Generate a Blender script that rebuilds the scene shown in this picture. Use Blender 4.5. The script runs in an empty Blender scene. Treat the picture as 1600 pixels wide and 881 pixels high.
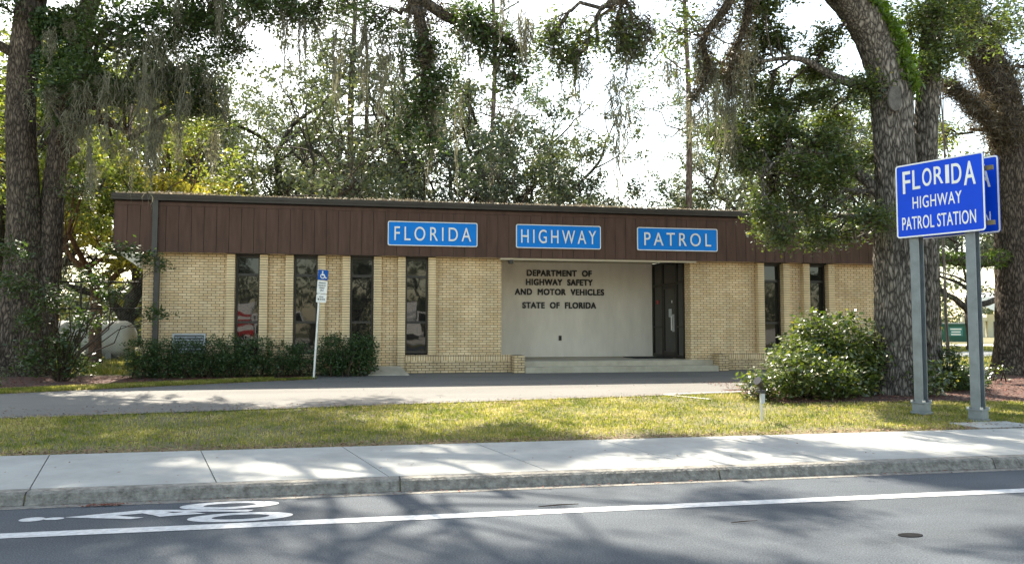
import bpy, bmesh, math, random
import numpy as np
from mathutils import Vector, Matrix

# ------------------------------------------------------------------ camera, world, sun
SC = bpy.context.scene
COL = SC.collection
R = math.radians
cam = bpy.data.objects.new('camera', bpy.data.cameras.new('camera'))
COL.objects.link(cam); SC.camera = cam
cam.data.sensor_width = 36.0
cam.data.lens = 27.99
cam.data.clip_end = 3000
cam.location = (0, 0, 1.6)
cam.rotation_euler = (R(90 + 3.335), 0, R(-10.9))

SUN_EL, SUN_AZ = R(49.5), R(12.0)          # azimuth measured from +Y towards -X
world = bpy.data.worlds.new("World"); SC.world = world
world.use_nodes = True
wn = world.node_tree
sky = wn.nodes.new('ShaderNodeTexSky'); sky.sky_type = 'NISHITA'
sky.sun_disc = False
sky.sun_elevation = SUN_EL
sky.sun_rotation = -SUN_AZ
sky.air_density = 1.0; sky.dust_density = 1.0; sky.ozone_density = 0.0
bg = wn.nodes['Background']
hz = wn.nodes.new('ShaderNodeVectorMath'); hz.operation = 'MULTIPLY'; hz.inputs[1].default_value = (1.14, 1.0, 0.80)
wn.links.new(sky.outputs[0], hz.inputs[0]); wn.links.new(hz.outputs[0], bg.inputs[0])
bg.inputs[1].default_value = 0.15

sun = bpy.data.objects.new('sun', bpy.data.lights.new('sun', 'SUN'))
COL.objects.link(sun)
sun.data.energy = 4.3
sun.data.angle = R(0.53)
sun.data.color = (1.0, 0.92, 0.79)
sd = Vector((-math.sin(SUN_AZ) * math.cos(SUN_EL), math.cos(SUN_AZ) * math.cos(SUN_EL), math.sin(SUN_EL)))
sun.rotation_euler = sd.to_track_quat('Z', 'Y').to_euler()
sun.location = sd * 80

SC.view_settings.view_transform = 'Standard'
SC.view_settings.look = 'None'
SC.view_settings.gamma = 1.0
SC.view_settings.use_curve_mapping = False
SC.view_settings.exposure = 1.95
SC.render.engine = 'CYCLES'
SC.cycles.use_denoising = True
SC.cycles.max_bounces = 8
SC.cycles.diffuse_bounces = 4
SC.cycles.glossy_bounces = 3
SC.cycles.transmission_bounces = 4
SC.cycles.transparent_max_bounces = 6
SC.cycles.caustics_reflective = False
SC.cycles.caustics_refractive = False

# ------------------------------------------------------------------ materials
def mat(name, col, rough=0.8, metal=0.0, spec=0.5, var=0.0, vscale=4.0, bump=0.0, bscale=40.0, col2=None, detail=6.0, stretch=None):
    m = bpy.data.materials.new(name); m.use_nodes = True
    t = m.node_tree; n = t.nodes; p = n['Principled BSDF']
    p.inputs['Base Color'].default_value = (*col, 1)
    p.inputs['Roughness'].default_value = rough
    p.inputs['Metallic'].default_value = metal
    p.inputs['Specular IOR Level'].default_value = spec
    if var or col2 or bump:
        geo = n.new('ShaderNodeNewGeometry')
        src = geo.outputs['Position']
        if stretch:
            mp = n.new('ShaderNodeMapping'); mp.inputs['Scale'].default_value = stretch
            t.links.new(src, mp.inputs[0]); src = mp.outputs[0]
    if var or col2:
        nz = n.new('ShaderNodeTexNoise'); nz.inputs['Scale'].default_value = vscale; nz.inputs['Detail'].default_value = detail
        nz.inputs['Roughness'].default_value = 0.65
        t.links.new(src, nz.inputs['Vector'])
        rp = n.new('ShaderNodeValToRGB')
        rp.color_ramp.elements[0].position = 0.33; rp.color_ramp.elements[1].position = 0.67
        c2 = col2 if col2 else tuple(min(1, c * (1 + var)) for c in col)
        c1 = col if col2 else tuple(c * (1 - var) for c in col)
        rp.color_ramp.elements[0].color = (*c1, 1); rp.color_ramp.elements[1].color = (*c2, 1)
        t.links.new(nz.outputs[0], rp.inputs[0]); t.links.new(rp.outputs[0], p.inputs['Base Color'])
    if bump:
        nb = n.new('ShaderNodeTexNoise'); nb.inputs['Scale'].default_value = bscale; nb.inputs['Detail'].default_value = 4
        t.links.new(src, nb.inputs['Vector'])
        bp = n.new('ShaderNodeBump'); bp.inputs['Strength'].default_value = bump; bp.inputs['Distance'].default_value = 0.02
        t.links.new(nb.outputs[0], bp.inputs['Height']); t.links.new(bp.outputs[0], p.inputs['Normal'])
    return m

def brick_mat(name, bw=0.203, rh=0.0677, ms=0.0125, offset=0.5, c1=(0.72, 0.52, 0.285), c2=(0.82, 0.645, 0.40), cm=(0.13, 0.082, 0.048), shift=0.0, zshift=0.0):
    m = bpy.data.materials.new(name); m.use_nodes = True
    t = m.node_tree; n = t.nodes; p = n['Principled BSDF']
    geo = n.new('ShaderNodeNewGeometry'); sx = n.new('ShaderNodeSeparateXYZ'); t.links.new(geo.outputs['Position'], sx.inputs[0])
    ad = n.new('ShaderNodeMath'); ad.operation = 'ADD'; t.links.new(sx.outputs[0], ad.inputs[0]); t.links.new(sx.outputs[1], ad.inputs[1])
    ad2 = n.new('ShaderNodeMath'); ad2.operation = 'ADD'; ad2.inputs[1].default_value = 40 + shift; t.links.new(ad.outputs[0], ad2.inputs[0])
    az = n.new('ShaderNodeMath'); az.operation = 'ADD'; az.inputs[1].default_value = zshift; t.links.new(sx.outputs[2], az.inputs[0])
    cx = n.new('ShaderNodeCombineXYZ'); t.links.new(ad2.outputs[0], cx.inputs[0]); t.links.new(az.outputs[0], cx.inputs[1])
    b = n.new('ShaderNodeTexBrick'); b.offset = offset
    b.inputs['Scale'].default_value = 1.0; b.inputs['Brick Width'].default_value = bw; b.inputs['Row Height'].default_value = rh
    b.inputs['Mortar Size'].default_value = ms * 0.5; b.inputs['Mortar Smooth'].default_value = 0.15; b.inputs['Bias'].default_value = -0.1
    b.inputs['Color1'].default_value = (*c1, 1); b.inputs['Color2'].default_value = (*c2, 1); b.inputs['Mortar'].default_value = (*cm, 1)
    t.links.new(cx.outputs[0], b.inputs['Vector'])
    nz = n.new('ShaderNodeTexNoise'); nz.inputs['Scale'].default_value = 1.3; nz.inputs['Detail'].default_value = 8; nz.inputs['Roughness'].default_value = 0.7
    t.links.new(geo.outputs['Position'], nz.inputs['Vector'])
    rp = n.new('ShaderNodeMapRange'); rp.inputs[1].default_value = 0.3; rp.inputs[2].default_value = 0.7; rp.inputs[3].default_value = 0.80; rp.inputs[4].default_value = 1.10
    t.links.new(nz.outputs[0], rp.inputs[0])
    mx = n.new('ShaderNodeMix'); mx.data_type = 'RGBA'; mx.blend_type = 'MULTIPLY'; mx.inputs[0].default_value = 1.0
    t.links.new(b.outputs['Color'], mx.inputs[6]); t.links.new(rp.outputs[0], mx.inputs[7])
    ms_ = n.new('ShaderNodeMapping'); ms_.inputs['Scale'].default_value = (3.2, 3.2, .3); t.links.new(geo.outputs['Position'], ms_.inputs[0])
    nz2 = n.new('ShaderNodeTexNoise'); nz2.inputs['Scale'].default_value = 1.0; nz2.inputs['Detail'].default_value = 6; t.links.new(ms_.outputs[0], nz2.inputs['Vector'])
    rp2 = n.new('ShaderNodeMapRange'); rp2.inputs[1].default_value = 0.35; rp2.inputs[2].default_value = 0.6; rp2.inputs[3].default_value = 0.86; rp2.inputs[4].default_value = 1.04; t.links.new(nz2.outputs[0], rp2.inputs[0])
    mx2 = n.new('ShaderNodeMix'); mx2.data_type = 'RGBA'; mx2.blend_type = 'MULTIPLY'; mx2.inputs[0].default_value = 1.0
    t.links.new(mx.outputs[2], mx2.inputs[6]); t.links.new(rp2.outputs[0], mx2.inputs[7])
    t.links.new(mx2.outputs[2], p.inputs['Base Color'])
    p.inputs['Roughness'].default_value = 0.85
    bp = n.new('ShaderNodeBump'); bp.inputs['Strength'].default_value = 0.8; bp.inputs['Distance'].default_value = 0.012; bp.invert = True
    t.links.new(b.outputs['Fac'], bp.inputs['Height']); t.links.new(bp.outputs[0], p.inputs['Normal'])
    return m

def leaf_mat(name, ca, cb, trans=0.3, tcol=None, rough=0.42, cc=None, spec=0.5):
    m = bpy.data.materials.new(name); m.use_nodes = True
    t = m.node_tree; n = t.nodes; p = n['Principled BSDF']; out = n['Material Output']
    g = n.new('ShaderNodeNewGeometry')
    rp = n.new('ShaderNodeValToRGB')
    rp.color_ramp.elements[0].color = (*ca, 1); rp.color_ramp.elements[1].color = (*cb, 1)
    if cc:
        e = rp.color_ramp.elements.new(0.93); e.color = (*cb, 1)
        rp.color_ramp.elements[-1].color = (*cc, 1)
    t.links.new(g.outputs['Random Per Island'], rp.inputs[0])
    t.links.new(rp.outputs[0], p.inputs['Base Color'])
    p.inputs['Roughness'].default_value = rough; p.inputs['Specular IOR Level'].default_value = spec
    if trans > 0:
        tr = n.new('ShaderNodeBsdfTranslucent')
        mx = n.new('ShaderNodeMix'); mx.data_type = 'RGBA'; mx.blend_type = 'MULTIPLY'; mx.inputs[0].default_value = 1.0
        t.links.new(rp.outputs[0], mx.inputs[6]); mx.inputs[7].default_value = (*(tcol or (1.8, 2.0, 0.7)), 1)
        mx.clamp_result = False
        t.links.new(mx.outputs[2], tr.inputs[0])
        ms = n.new('ShaderNodeMixShader'); ms.inputs[0].default_value = trans
        t.links.new(p.outputs[0], ms.inputs[1]); t.links.new(tr.outputs[0], ms.inputs[2])
        t.links.new(ms.outputs[0], out.inputs[0])
    return m

def bark_mat(name, ca, cb, scale=14.0, bump=1.0, moss=None):
    m = bpy.data.materials.new(name); m.use_nodes = True
    t = m.node_tree; n = t.nodes; p = n['Principled BSDF']
    g = n.new('ShaderNodeNewGeometry')
    mp = n.new('ShaderNodeMapping'); mp.inputs['Scale'].default_value = (1, 1, 0.22); t.links.new(g.outputs['Position'], mp.inputs[0])
    nz = n.new('ShaderNodeTexNoise'); nz.inputs['Scale'].default_value = scale * 0.35; nz.inputs['Detail'].default_value = 5
    t.links.new(mp.outputs[0], nz.inputs['Vector'])
    av = n.new('ShaderNodeVectorMath'); av.operation = 'MULTIPLY_ADD'; av.inputs[1].default_value = (0.22, 0.22, 0.12)
    t.links.new(nz.outputs['Color'], av.inputs[0]); t.links.new(mp.outputs[0], av.inputs[2])
    v = n.new('ShaderNodeTexVoronoi'); v.feature = 'DISTANCE_TO_EDGE'; v.inputs['Scale'].default_value = scale
    t.links.new(av.outputs[0], v.inputs['Vector'])
    rp = n.new('ShaderNodeValToRGB'); rp.color_ramp.elements[0].position = 0.0; rp.color_ramp.elements[1].position = 0.42
    rp.color_ramp.elements[0].color = (*ca, 1); rp.color_ramp.elements[1].color = (*cb, 1)
    t.links.new(v.outputs['Distance'], rp.inputs[0])
    n2 = n.new('ShaderNodeTexNoise'); n2.inputs['Scale'].default_value = 2.2; n2.inputs['Detail'].default_value = 8; n2.inputs['Roughness'].default_value = 0.7
    t.links.new(g.outputs['Position'], n2.inputs['Vector'])
    r2 = n.new('ShaderNodeMapRange'); r2.inputs[1].default_value = 0.3; r2.inputs[2].default_value = 0.7; r2.inputs[3].default_value = 0.55; r2.inputs[4].default_value = 1.25
    t.links.new(n2.outputs[0], r2.inputs[0])
    mx = n.new('ShaderNodeMix'); mx.data_type = 'RGBA'; mx.blend_type = 'MULTIPLY'; mx.inputs[0].default_value = 1.0
    t.links.new(rp.outputs[0], mx.inputs[6]); t.links.new(r2.outputs[0], mx.inputs[7])
    t.links.new(mx.outputs[2], p.inputs['Base Color'])
    p.inputs['Roughness'].default_value = 0.95; p.inputs['Specular IOR Level'].default_value = 0.15
    bp = n.new('ShaderNodeBump'); bp.inputs['Strength'].default_value = bump; bp.inputs['Distance'].default_value = 0.05
    t.links.new(rp.outputs[0], bp.inputs['Height']); t.links.new(bp.outputs[0], p.inputs['Normal'])
    return m

def asphalt_mat(name, c, speck=1.0, big=0.12, tint=None):
    m = bpy.data.materials.new(name); m.use_nodes = True
    t = m.node_tree; n = t.nodes; p = n['Principled BSDF']
    g = n.new('ShaderNodeNewGeometry')
    a = n.new('ShaderNodeTexNoise'); a.inputs['Scale'].default_value = 85; a.inputs['Detail'].default_value = 3; t.links.new(g.outputs['Position'], a.inputs['Vector'])
    b = n.new('ShaderNodeTexNoise'); b.inputs['Scale'].default_value = 0.9; b.inputs['Detail'].default_value = 7; b.inputs['Roughness'].default_value = 0.62
    mpb = n.new('ShaderNodeMapping'); mpb.inputs['Scale'].default_value = (.3, 1.3, 1); t.links.new(g.outputs['Position'], mpb.inputs[0]); t.links.new(mpb.outputs[0], b.inputs['Vector'])
    v = n.new('ShaderNodeTexVoronoi'); v.inputs['Scale'].default_value = 55; t.links.new(g.outputs['Position'], v.inputs['Vector'])
    ra = n.new('ShaderNodeMapRange'); ra.inputs[1].default_value = 0.25; ra.inputs[2].default_value = 0.75; ra.inputs[3].default_value = 1 - 0.45 * speck; ra.inputs[4].default_value = 1 + 0.45 * speck; t.links.new(a.outputs[0], ra.inputs[0])
    rb = n.new('ShaderNodeMapRange'); rb.inputs[1].default_value = 0.3; rb.inputs[2].default_value = 0.7; rb.inputs[3].default_value = 1 - big; rb.inputs[4].default_value = 1 + big; t.links.new(b.outputs[0], rb.inputs[0])
    rv = n.new('ShaderNodeMapRange'); rv.inputs[1].default_value = 0.0; rv.inputs[2].default_value = 0.22; rv.inputs[3].default_value = 1 + 0.9 * speck; rv.inputs[4].default_value = 1.0; t.links.new(v.outputs['Distance'], rv.inputs[0])
    m1 = n.new('ShaderNodeMath'); m1.operation = 'MULTIPLY'; t.links.new(ra.outputs[0], m1.inputs[0]); t.links.new(rb.outputs[0], m1.inputs[1])
    m2 = n.new('ShaderNodeMath'); m2.operation = 'MULTIPLY'; t.links.new(m1.outputs[0], m2.inputs[0]); t.links.new(rv.outputs[0], m2.inputs[1])
    mx = n.new('ShaderNodeVectorMath'); mx.operation = 'SCALE'; mx.inputs[0].default_value = c; t.links.new(m2.outputs[0], mx.inputs['Scale'])
    t.links.new(mx.outputs[0], p.inputs['Base Color'])
    p.inputs['Roughness'].default_value = 0.9; p.inputs['Specular IOR Level'].default_value = 0.3
    bp = n.new('ShaderNodeBump'); bp.inputs['Strength'].default_value = 0.5; bp.inputs['Distance'].default_value = 0.01
    t.links.new(a.outputs[0], bp.inputs['Height']); t.links.new(bp.outputs[0], p.inputs['Normal'])
    return m

def glass_dark(name):
    m = bpy.data.materials.new(name); m.use_nodes = True
    t = m.node_tree; n = t.nodes; p = n['Principled BSDF']
    p.inputs['Base Color'].default_value = (0.012, 0.013, 0.012, 1)
    p.inputs['Roughness'].default_value = 0.02; p.inputs['IOR'].default_value = 1.42
    g = n.new('ShaderNodeNewGeometry')
    mp = n.new('ShaderNodeMapping'); mp.inputs['Scale'].default_value = (1.0, 1, 0.6); t.links.new(g.outputs['Position'], mp.inputs[0])
    nz = n.new('ShaderNodeTexNoise'); nz.inputs['Scale'].default_value = 2.6; nz.inputs['Detail'].default_value = 1.0; t.links.new(mp.outputs[0], nz.inputs['Vector'])
    bp = n.new('ShaderNodeBump'); bp.inputs['Strength'].default_value = 0.07; bp.inputs['Distance'].default_value = 0.03
    t.links.new(nz.outputs[0], bp.inputs['Height']); t.links.new(bp.outputs[0], p.inputs['Normal'])
    return m

M = {}
M['brick'] = brick_mat('buff_brick')
M['brick_stack'] = brick_mat('buff_brick_stack', bw=5.0, ms=0.013, c1=(0.74, 0.565, 0.325), c2=(0.79, 0.615, 0.365))
M['brick_soldier'] = brick_mat('buff_brick_soldier', bw=0.0677, rh=0.203, offset=0.0, zshift=-0.045)
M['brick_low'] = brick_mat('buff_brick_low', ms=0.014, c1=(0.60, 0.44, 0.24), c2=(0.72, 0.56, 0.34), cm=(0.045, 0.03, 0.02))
M['fascia'] = mat('brown_siding', (0.088, 0.051, 0.038), 0.8, var=0.2, spec=0.25, vscale=1.2, bump=0.08, bscale=60, stretch=(6, 6, 0.8))
M['groove'] = mat('groove_brown', (0.022, 0.012, 0.01), 0.9)
M['bronze'] = mat('dark_bronze', (0.026, 0.022, 0.017), 0.45, metal=0.3, var=0.15, vscale=3)
M['gutter'] = mat('gutter_brown', (0.034, 0.026, 0.018), 0.6, var=0.25, vscale=2.5)
M['spout'] = mat('downspout_grey_brown', (0.05, 0.045, 0.038), 0.55, var=0.15, vscale=3)
M['soffit'] = mat('soffit_cream', (0.62, 0.56, 0.44), 0.8, var=0.06, vscale=2)
M['stucco'] = mat('grey_white_stucco', (0.80, 0.745, 0.665), 0.9, var=0.09, vscale=1.1, stretch=(1.6, 1.6, .5), bump=0.25, bscale=70)
M['roof'] = mat('roof_gravel', (0.30, 0.27, 0.22), 0.95, var=0.3, vscale=12, bump=0.5, bscale=30)
M['glass'] = glass_dark('dark_window_glass')
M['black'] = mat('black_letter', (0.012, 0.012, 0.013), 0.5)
M['white'] = mat('white_letter', (0.78, 0.78, 0.74), 0.5, var=0.04, vscale=3)
M['wallblue'] = mat('sign_light_blue', (0.002, 0.20, 0.68), 0.55, spec=0.2, var=0.05, vscale=2)
M['roadblue'] = mat('sign_royal_blue', (0.001, 0.060, 0.62), 0.5, spec=0.2, var=0.07, vscale=2.2)
M['galv'] = mat('galvanised_steel', (0.19, 0.215, 0.225), 0.55, metal=0.35, var=0.16, vscale=5, bump=0.05, bscale=50)
M['aluminium'] = mat('aluminium', (0.55, 0.56, 0.56), 0.4, metal=0.6, var=0.08, vscale=4)
M['concrete'] = mat('sidewalk_concrete', (0.315, 0.312, 0.287), 0.9, var=0.14, vscale=1.9, bump=0.2, bscale=120, detail=10)
M['kerbc'] = mat('kerb_concrete', (0.11, 0.10, 0.085), 0.95, col2=(0.29, 0.27, 0.23), vscale=13, bump=0.9, bscale=38, detail=10)
M['stepc'] = mat('step_concrete', (0.36, 0.32, 0.24), 0.95, col2=(0.50, 0.45, 0.35), vscale=2.5, bump=0.25, bscale=60, detail=10)
M['road'] = asphalt_mat('road_asphalt', (0.062, 0.071, 0.080), 1.5, 0.22)
M['lot'] = asphalt_mat('lot_asphalt', (0.155, 0.147, 0.132), 0.7, 0.16)
M['paint'] = mat('white_road_paint', (0.36, 0.36, 0.355), 0.8, col2=(0.58, 0.58, 0.565), vscale=16, bump=0.1, bscale=90)
M['paintold'] = mat('worn_white_paint', (0.50, 0.49, 0.46), 0.8, var=0.2, vscale=9)
M['soil'] = mat('lawn_soil', (0.085, 0.075, 0.03), 0.95, col2=(0.16, 0.145, 0.055), vscale=1.1, bump=0.3, bscale=25, detail=10)
M['mulch'] = mat('red_mulch', (0.036, 0.017, 0.011), 0.95, col2=(0.11, 0.05, 0.034), vscale=14, bump=0.9, bscale=40)
M['farroad'] = mat('far_pale_road', (0.52, 0.49, 0.42), 0.9, var=0.1, vscale=1)
M['bark'] = bark_mat('oak_bark', (0.034, 0.029, 0.024), (0.33, 0.29, 0.245), 17)
M['barkd'] = bark_mat('dark_oak_bark', (0.024, 0.019, 0.015), (0.19, 0.152, 0.118), 18)
M['barkfar'] = bark_mat('far_bark', (0.04, 0.034, 0.028), (0.13, 0.112, 0.092), 9, 0.6)
M['barkpine'] = bark_mat('pine_bark', (0.09, 0.065, 0.05), (0.26, 0.21, 0.175), 8, 0.6)
M['barkrust'] = bark_mat('rusty_bark', (0.10, 0.055, 0.03), (0.24, 0.14, 0.08), 10, 0.6)
M['fern'] = leaf_mat('green_fern', (0.05, 0.09, 0.012), (0.13, 0.19, 0.02), 0.4)
M['fernbrown'] = leaf_mat('brown_fern', (0.042, 0.034, 0.021), (0.135, 0.105, 0.060), 0.2, (1.4, 1.2, 0.8))
M['moss'] = leaf_mat('spanish_moss', (0.10, 0.096, 0.072), (0.235, 0.225, 0.165), 0.35, (1.3, 1.3, 1.1), 0.9, spec=0.1)
M['leaf_oak'] = leaf_mat('oak_leaf', (0.032, 0.052, 0.018), (0.105, 0.135, 0.045), 0.34, (2.2, 2.3, 0.8), 0.30, (0.17, 0.15, 0.03), spec=0.7)
M['leaf_dark'] = leaf_mat('dark_leaf', (0.026, 0.048, 0.016), (0.068, 0.098, 0.030), 0.30, (1.8, 2.0, 0.7), 0.40)
M['leaf_far'] = leaf_mat('far_oak_leaf', (0.045, 0.060, 0.032), (0.115, 0.132, 0.068), 0.24, (1.7, 1.8, 0.95), 0.45, (0.19, 0.18, 0.07))
M['leaf_fardark'] = leaf_mat('far_dark_leaf', (0.026, 0.040, 0.024), (0.060, 0.080, 0.042), 0.18, (1.6, 1.7, 0.9), 0.5)
M['leaf_yg'] = leaf_mat('yellow_green_leaf', (0.075, 0.105, 0.025), (0.17, 0.20, 0.045), 0.45, (1.7, 1.7, 0.8), 0.5, (0.36, 0.31, 0.07))
M['leaf_gold'] = leaf_mat('golden_leaf', (0.22, 0.22, 0.04), (0.42, 0.37, 0.07), 0.45, (1.4, 1.35, 0.7), 0.5, (0.25, 0.25, 0.04))
M['needle'] = leaf_mat('pine_needle', (0.05, 0.085, 0.040), (0.11, 0.15, 0.07), 0.25, (1.5, 1.6, 0.9), 0.5)
M['leaf_bush'] = leaf_mat('bush_leaf', (0.028, 0.048, 0.013), (0.11, 0.135, 0.034), 0.3, (2.2, 2.4, 0.7), 0.32, (0.20, 0.17, 0.05), spec=0.8)
M['leaf_hedge'] = leaf_mat('hedge_leaf', (0.022, 0.048, 0.015), (0.055, 0.095, 0.026), 0.2, (1.8, 2.0, 0.7), 0.45)
M['litter'] = leaf_mat('dead_leaf', (0.10, 0.05, 0.028), (0.28, 0.17, 0.09), 0.0, None, 0.8)
M['litterred'] = leaf_mat('red_dead_leaf', (0.09, 0.022, 0.012), (0.20, 0.06, 0.03), 0.0, None, 0.8)
M['roofbits'] = leaf_mat('pale_roof_litter', (0.30, 0.24, 0.17), (0.70, 0.62, 0.48), 0.0, None, 0.9)
M['dumpster'] = mat('dumpster_green', (0.006, 0.085, 0.055), 0.5, var=0.15, vscale=3)
M['yellow'] = mat('safety_yellow', (0.60, 0.42, 0.02), 0.5)
M['tank'] = mat('tank_white', (0.62, 0.62, 0.58), 0.45, var=0.12, vscale=2.5)
M['carpaint'] = mat('silver_paint', (0.40, 0.42, 0.44), 0.25, metal=0.4)
M['carwhite'] = mat('white_paint', (0.72, 0.72, 0.71), 0.3)
M['cardark'] = mat('charcoal_paint', (0.05, 0.055, 0.06), 0.25)
M['rubber'] = mat('tyre_rubber', (0.02, 0.02, 0.02), 0.9)
M['red'] = mat('red_paint', (0.45, 0.02, 0.02), 0.4)
M['housewall'] = mat('cream_house_wall', (0.55, 0.50, 0.34), 0.85, var=0.06, vscale=1)
M['houseroof'] = mat('white_metal_roof', (0.80, 0.80, 0.78), 0.45)
M['housedark'] = mat('dark_house_door', (0.10, 0.09, 0.08), 0.9)  # dark grey-brown of the house door
M['greybox'] = mat('grey_box', (0.42, 0.44, 0.45), 0.5)
M['lamp'] = mat('black_spotlight', (0.02, 0.021, 0.024), 0.4)
M['twig'] = mat('twig_brown', (0.05, 0.036, 0.026), 0.95, spec=0.1)
M['stain'] = mat('iron_cover', (0.014, 0.014, 0.015), 0.95, spec=0.05, var=0.2, vscale=20)
M['mat'] = mat('black_doormat', (0.018, 0.018, 0.018), 0.95, bump=0.5, bscale=120)
M['wood'] = mat('weathered_wood', (0.16, 0.13, 0.07), 0.9, var=0.3, vscale=8)
M['vine'] = mat('dry_vine', (0.16, 0.13, 0.10), 0.95, var=0.2, vscale=8)
M['scar'] = mat('pruning_scar', (0.10, 0.09, 0.078), 0.95, var=0.3, vscale=9, bump=0.6, bscale=30)

# ------------------------------------------------------------------ helpers
def tag(o, label=None, cat=None, group=None, kind=None):
    if label: o['label'] = label
    if cat: o['category'] = cat
    if group: o['group'] = group
    if kind: o['kind'] = kind
    return o

def empty(name, loc=(0, 0, 0), label=None, cat=None, group=None):
    o = bpy.data.objects.new(name, None); COL.objects.link(o)
    o.location = loc; o.empty_display_size = 0.2
    return tag(o, label, cat, group)

def link(name, me, material=None, parent=None, smooth=False):
    if material is not None: me.materials.append(material)
    if smooth: me.polygons.foreach_set('use_smooth', np.ones(len(me.polygons), dtype=bool))
    o = bpy.data.objects.new(name, me); COL.objects.link(o)
    if parent is not None:
        o.parent = parent
        o.matrix_parent_inverse = Matrix.Translation(-_wloc(parent))
    return o

def _wloc(p):
    v = Vector(p.location)
    q = p.parent
    while q is not None:
        v = v if p.type == 'MESH' else v + q.location
        q = q.parent
    return v if p.type != 'MESH' else Vector((0, 0, 0))

class MB:
    """collects shapes in world coordinates and links them as one mesh object"""
    def __init__(s): s.v = []; s.f = []
    def quad(s, a, b, c, d):
        i = len(s.v); s.v += [tuple(a), tuple(b), tuple(c), tuple(d)]; s.f.append((i, i + 1, i + 2, i + 3)); return s
    def box(s, x0, x1, y0, y1, z0, z1, M4=None):
        i = len(s.v)
        pts = [(x0, y0, z0), (x1, y0, z0), (x1, y1, z0), (x0, y1, z0), (x0, y0, z1), (x1, y0, z1), (x1, y1, z1), (x0, y1, z1)]
        if M4 is not None: pts = [tuple(M4 @ Vector(p)) for p in pts]
        s.v += pts
        s.f += [tuple(i + k for k in q) for q in ((0, 3, 2, 1), (4, 5, 6, 7), (0, 1, 5, 4), (1, 2, 6, 5), (2, 3, 7, 6), (3, 0, 4, 7))]
        return s
    def prism(s, poly, d, M4):
        """polygon in local XY extruded from z=0 to z=d, placed by M4"""
        n = len(poly); i = len(s.v)
        s.v += [tuple(M4 @ Vector((p[0], p[1], 0))) for p in poly] + [tuple(M4 @ Vector((p[0], p[1], d))) for p in poly]
        s.f.append(tuple(i + k for k in reversed(range(n)))); s.f.append(tuple(i + n + k for k in range(n)))
        for k in range(n): s.f.append((i + k, i + (k + 1) % n, i + n + (k + 1) % n, i + n + k))
        return s
    def ring(s, outer, inner, d, M4):
        n = len(outer); i = len(s.v)
        for z in (0, d):
            s.v += [tuple(M4 @ Vector((p[0], p[1], z))) for p in outer] + [tuple(M4 @ Vector((p[0], p[1], z))) for p in inner]
        o0, i0, o1, i1 = i, i + n, i + 2 * n, i + 3 * n
        for k in range(n):
            q = (k + 1) % n
            s.f += [(o1 + k, o1 + q, i1 + q, i1 + k), (o0 + q, o0 + k, i0 + k, i0 + q), (o0 + k, o0 + q, o1 + q, o1 + k), (i0 + q, i0 + k, i1 + k, i1 + q)]
        return s
    def tube(s, pts, rad, seg=8, cap=True, rough=0.0, rng=None, lobes=None):
        pts = [Vector(p) for p in pts]; n = len(pts)
        if not hasattr(rad, '__len__'): rad = [rad] * n
        base = len(s.v)
        t0 = (pts[1] - pts[0]).normalized()
        ref = Vector((0, 1, 0)) if abs(t0.z) > 0.8 else Vector((0, 0, 1))
        u = t0.cross(ref).normalized()
        for k in range(n):
            t = (pts[min(k + 1, n - 1)] - pts[max(k - 1, 0)])
            t = t.normalized() if t.length > 1e-9 else t0
            u = (u - t * u.dot(t)).normalized(); w = t.cross(u)
            for j in range(seg):
                a = 2 * math.pi * j / seg
                r = rad[k]
                if lobes is not None: r *= 1 + lobes * math.sin(a * 3 + 1.3 + k * 0.11) * 0.6 + lobes * math.sin(a * 5 + 0.4 - k * 0.15) * 0.5
                if rough and rng is not None: r *= 1 + rng.uniform(-rough, rough)
                s.v.append(tuple(pts[k] + (u * math.cos(a) + w * math.sin(a)) * r))
        for k in range(n - 1):
            for j in range(seg):
                q = (j + 1) % seg
                s.f.append((base + k * seg + j, base + k * seg + q, base + (k + 1) * seg + q, base + (k + 1) * seg + j))
        if cap:
            s.f.append(tuple(base + j for j in reversed(range(seg)))); s.f.append(tuple(base + (n - 1) * seg + j for j in range(seg)))
        return s
    def ell(s, c, r, seg=16, rings=8):
        i = len(s.v); c = Vector(c)
        for a in range(rings + 1):
            th = math.pi * a / rings
            for b in range(seg):
                ph = 2 * math.pi * b / seg
                s.v.append((c.x + r[0] * math.sin(th) * math.cos(ph), c.y + r[1] * math.sin(th) * math.sin(ph), c.z + r[2] * math.cos(th)))
        for a in range(rings):
            for b in range(seg):
                q = (b + 1) % seg
                s.f.append((i + a * seg + b, i + (a + 1) * seg + b, i + (a + 1) * seg + q, i + a * seg + q))
        return s
    def build(s, name, material, parent=None, smooth=False, bevel=0.0):
        me = bpy.data.meshes.new(name); me.from_pydata(s.v, [], s.f); me.update()
        if bevel > 0:
            bm = bmesh.new(); bm.from_mesh(me)
            bmesh.ops.bevel(bm, geom=list(bm.edges), offset=bevel, segments=2, profile=0.7, affect='EDGES', clamp_overlap=True)
            bm.to_mesh(me); bm.free()
        return link(name, me, material, parent, smooth)

def np_mesh(name, V, F4, material, parent=None):
    """V (n,3) and quads F4 (m,4) to a mesh, fast"""
    me = bpy.data.meshes.new(name)
    me.vertices.add(len(V)); me.vertices.foreach_set('co', np.ascontiguousarray(V, dtype=np.float32).ravel())
    k = F4.shape[1]
    me.loops.add(F4.size); me.loops.foreach_set('vertex_index', np.ascontiguousarray(F4, dtype=np.int32).ravel())
    me.polygons.add(len(F4)); me.polygons.foreach_set('loop_start', np.arange(0, F4.size, k, dtype=np.int32))
    me.update(calc_edges=True)
    return link(name, me, material, parent)

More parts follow.
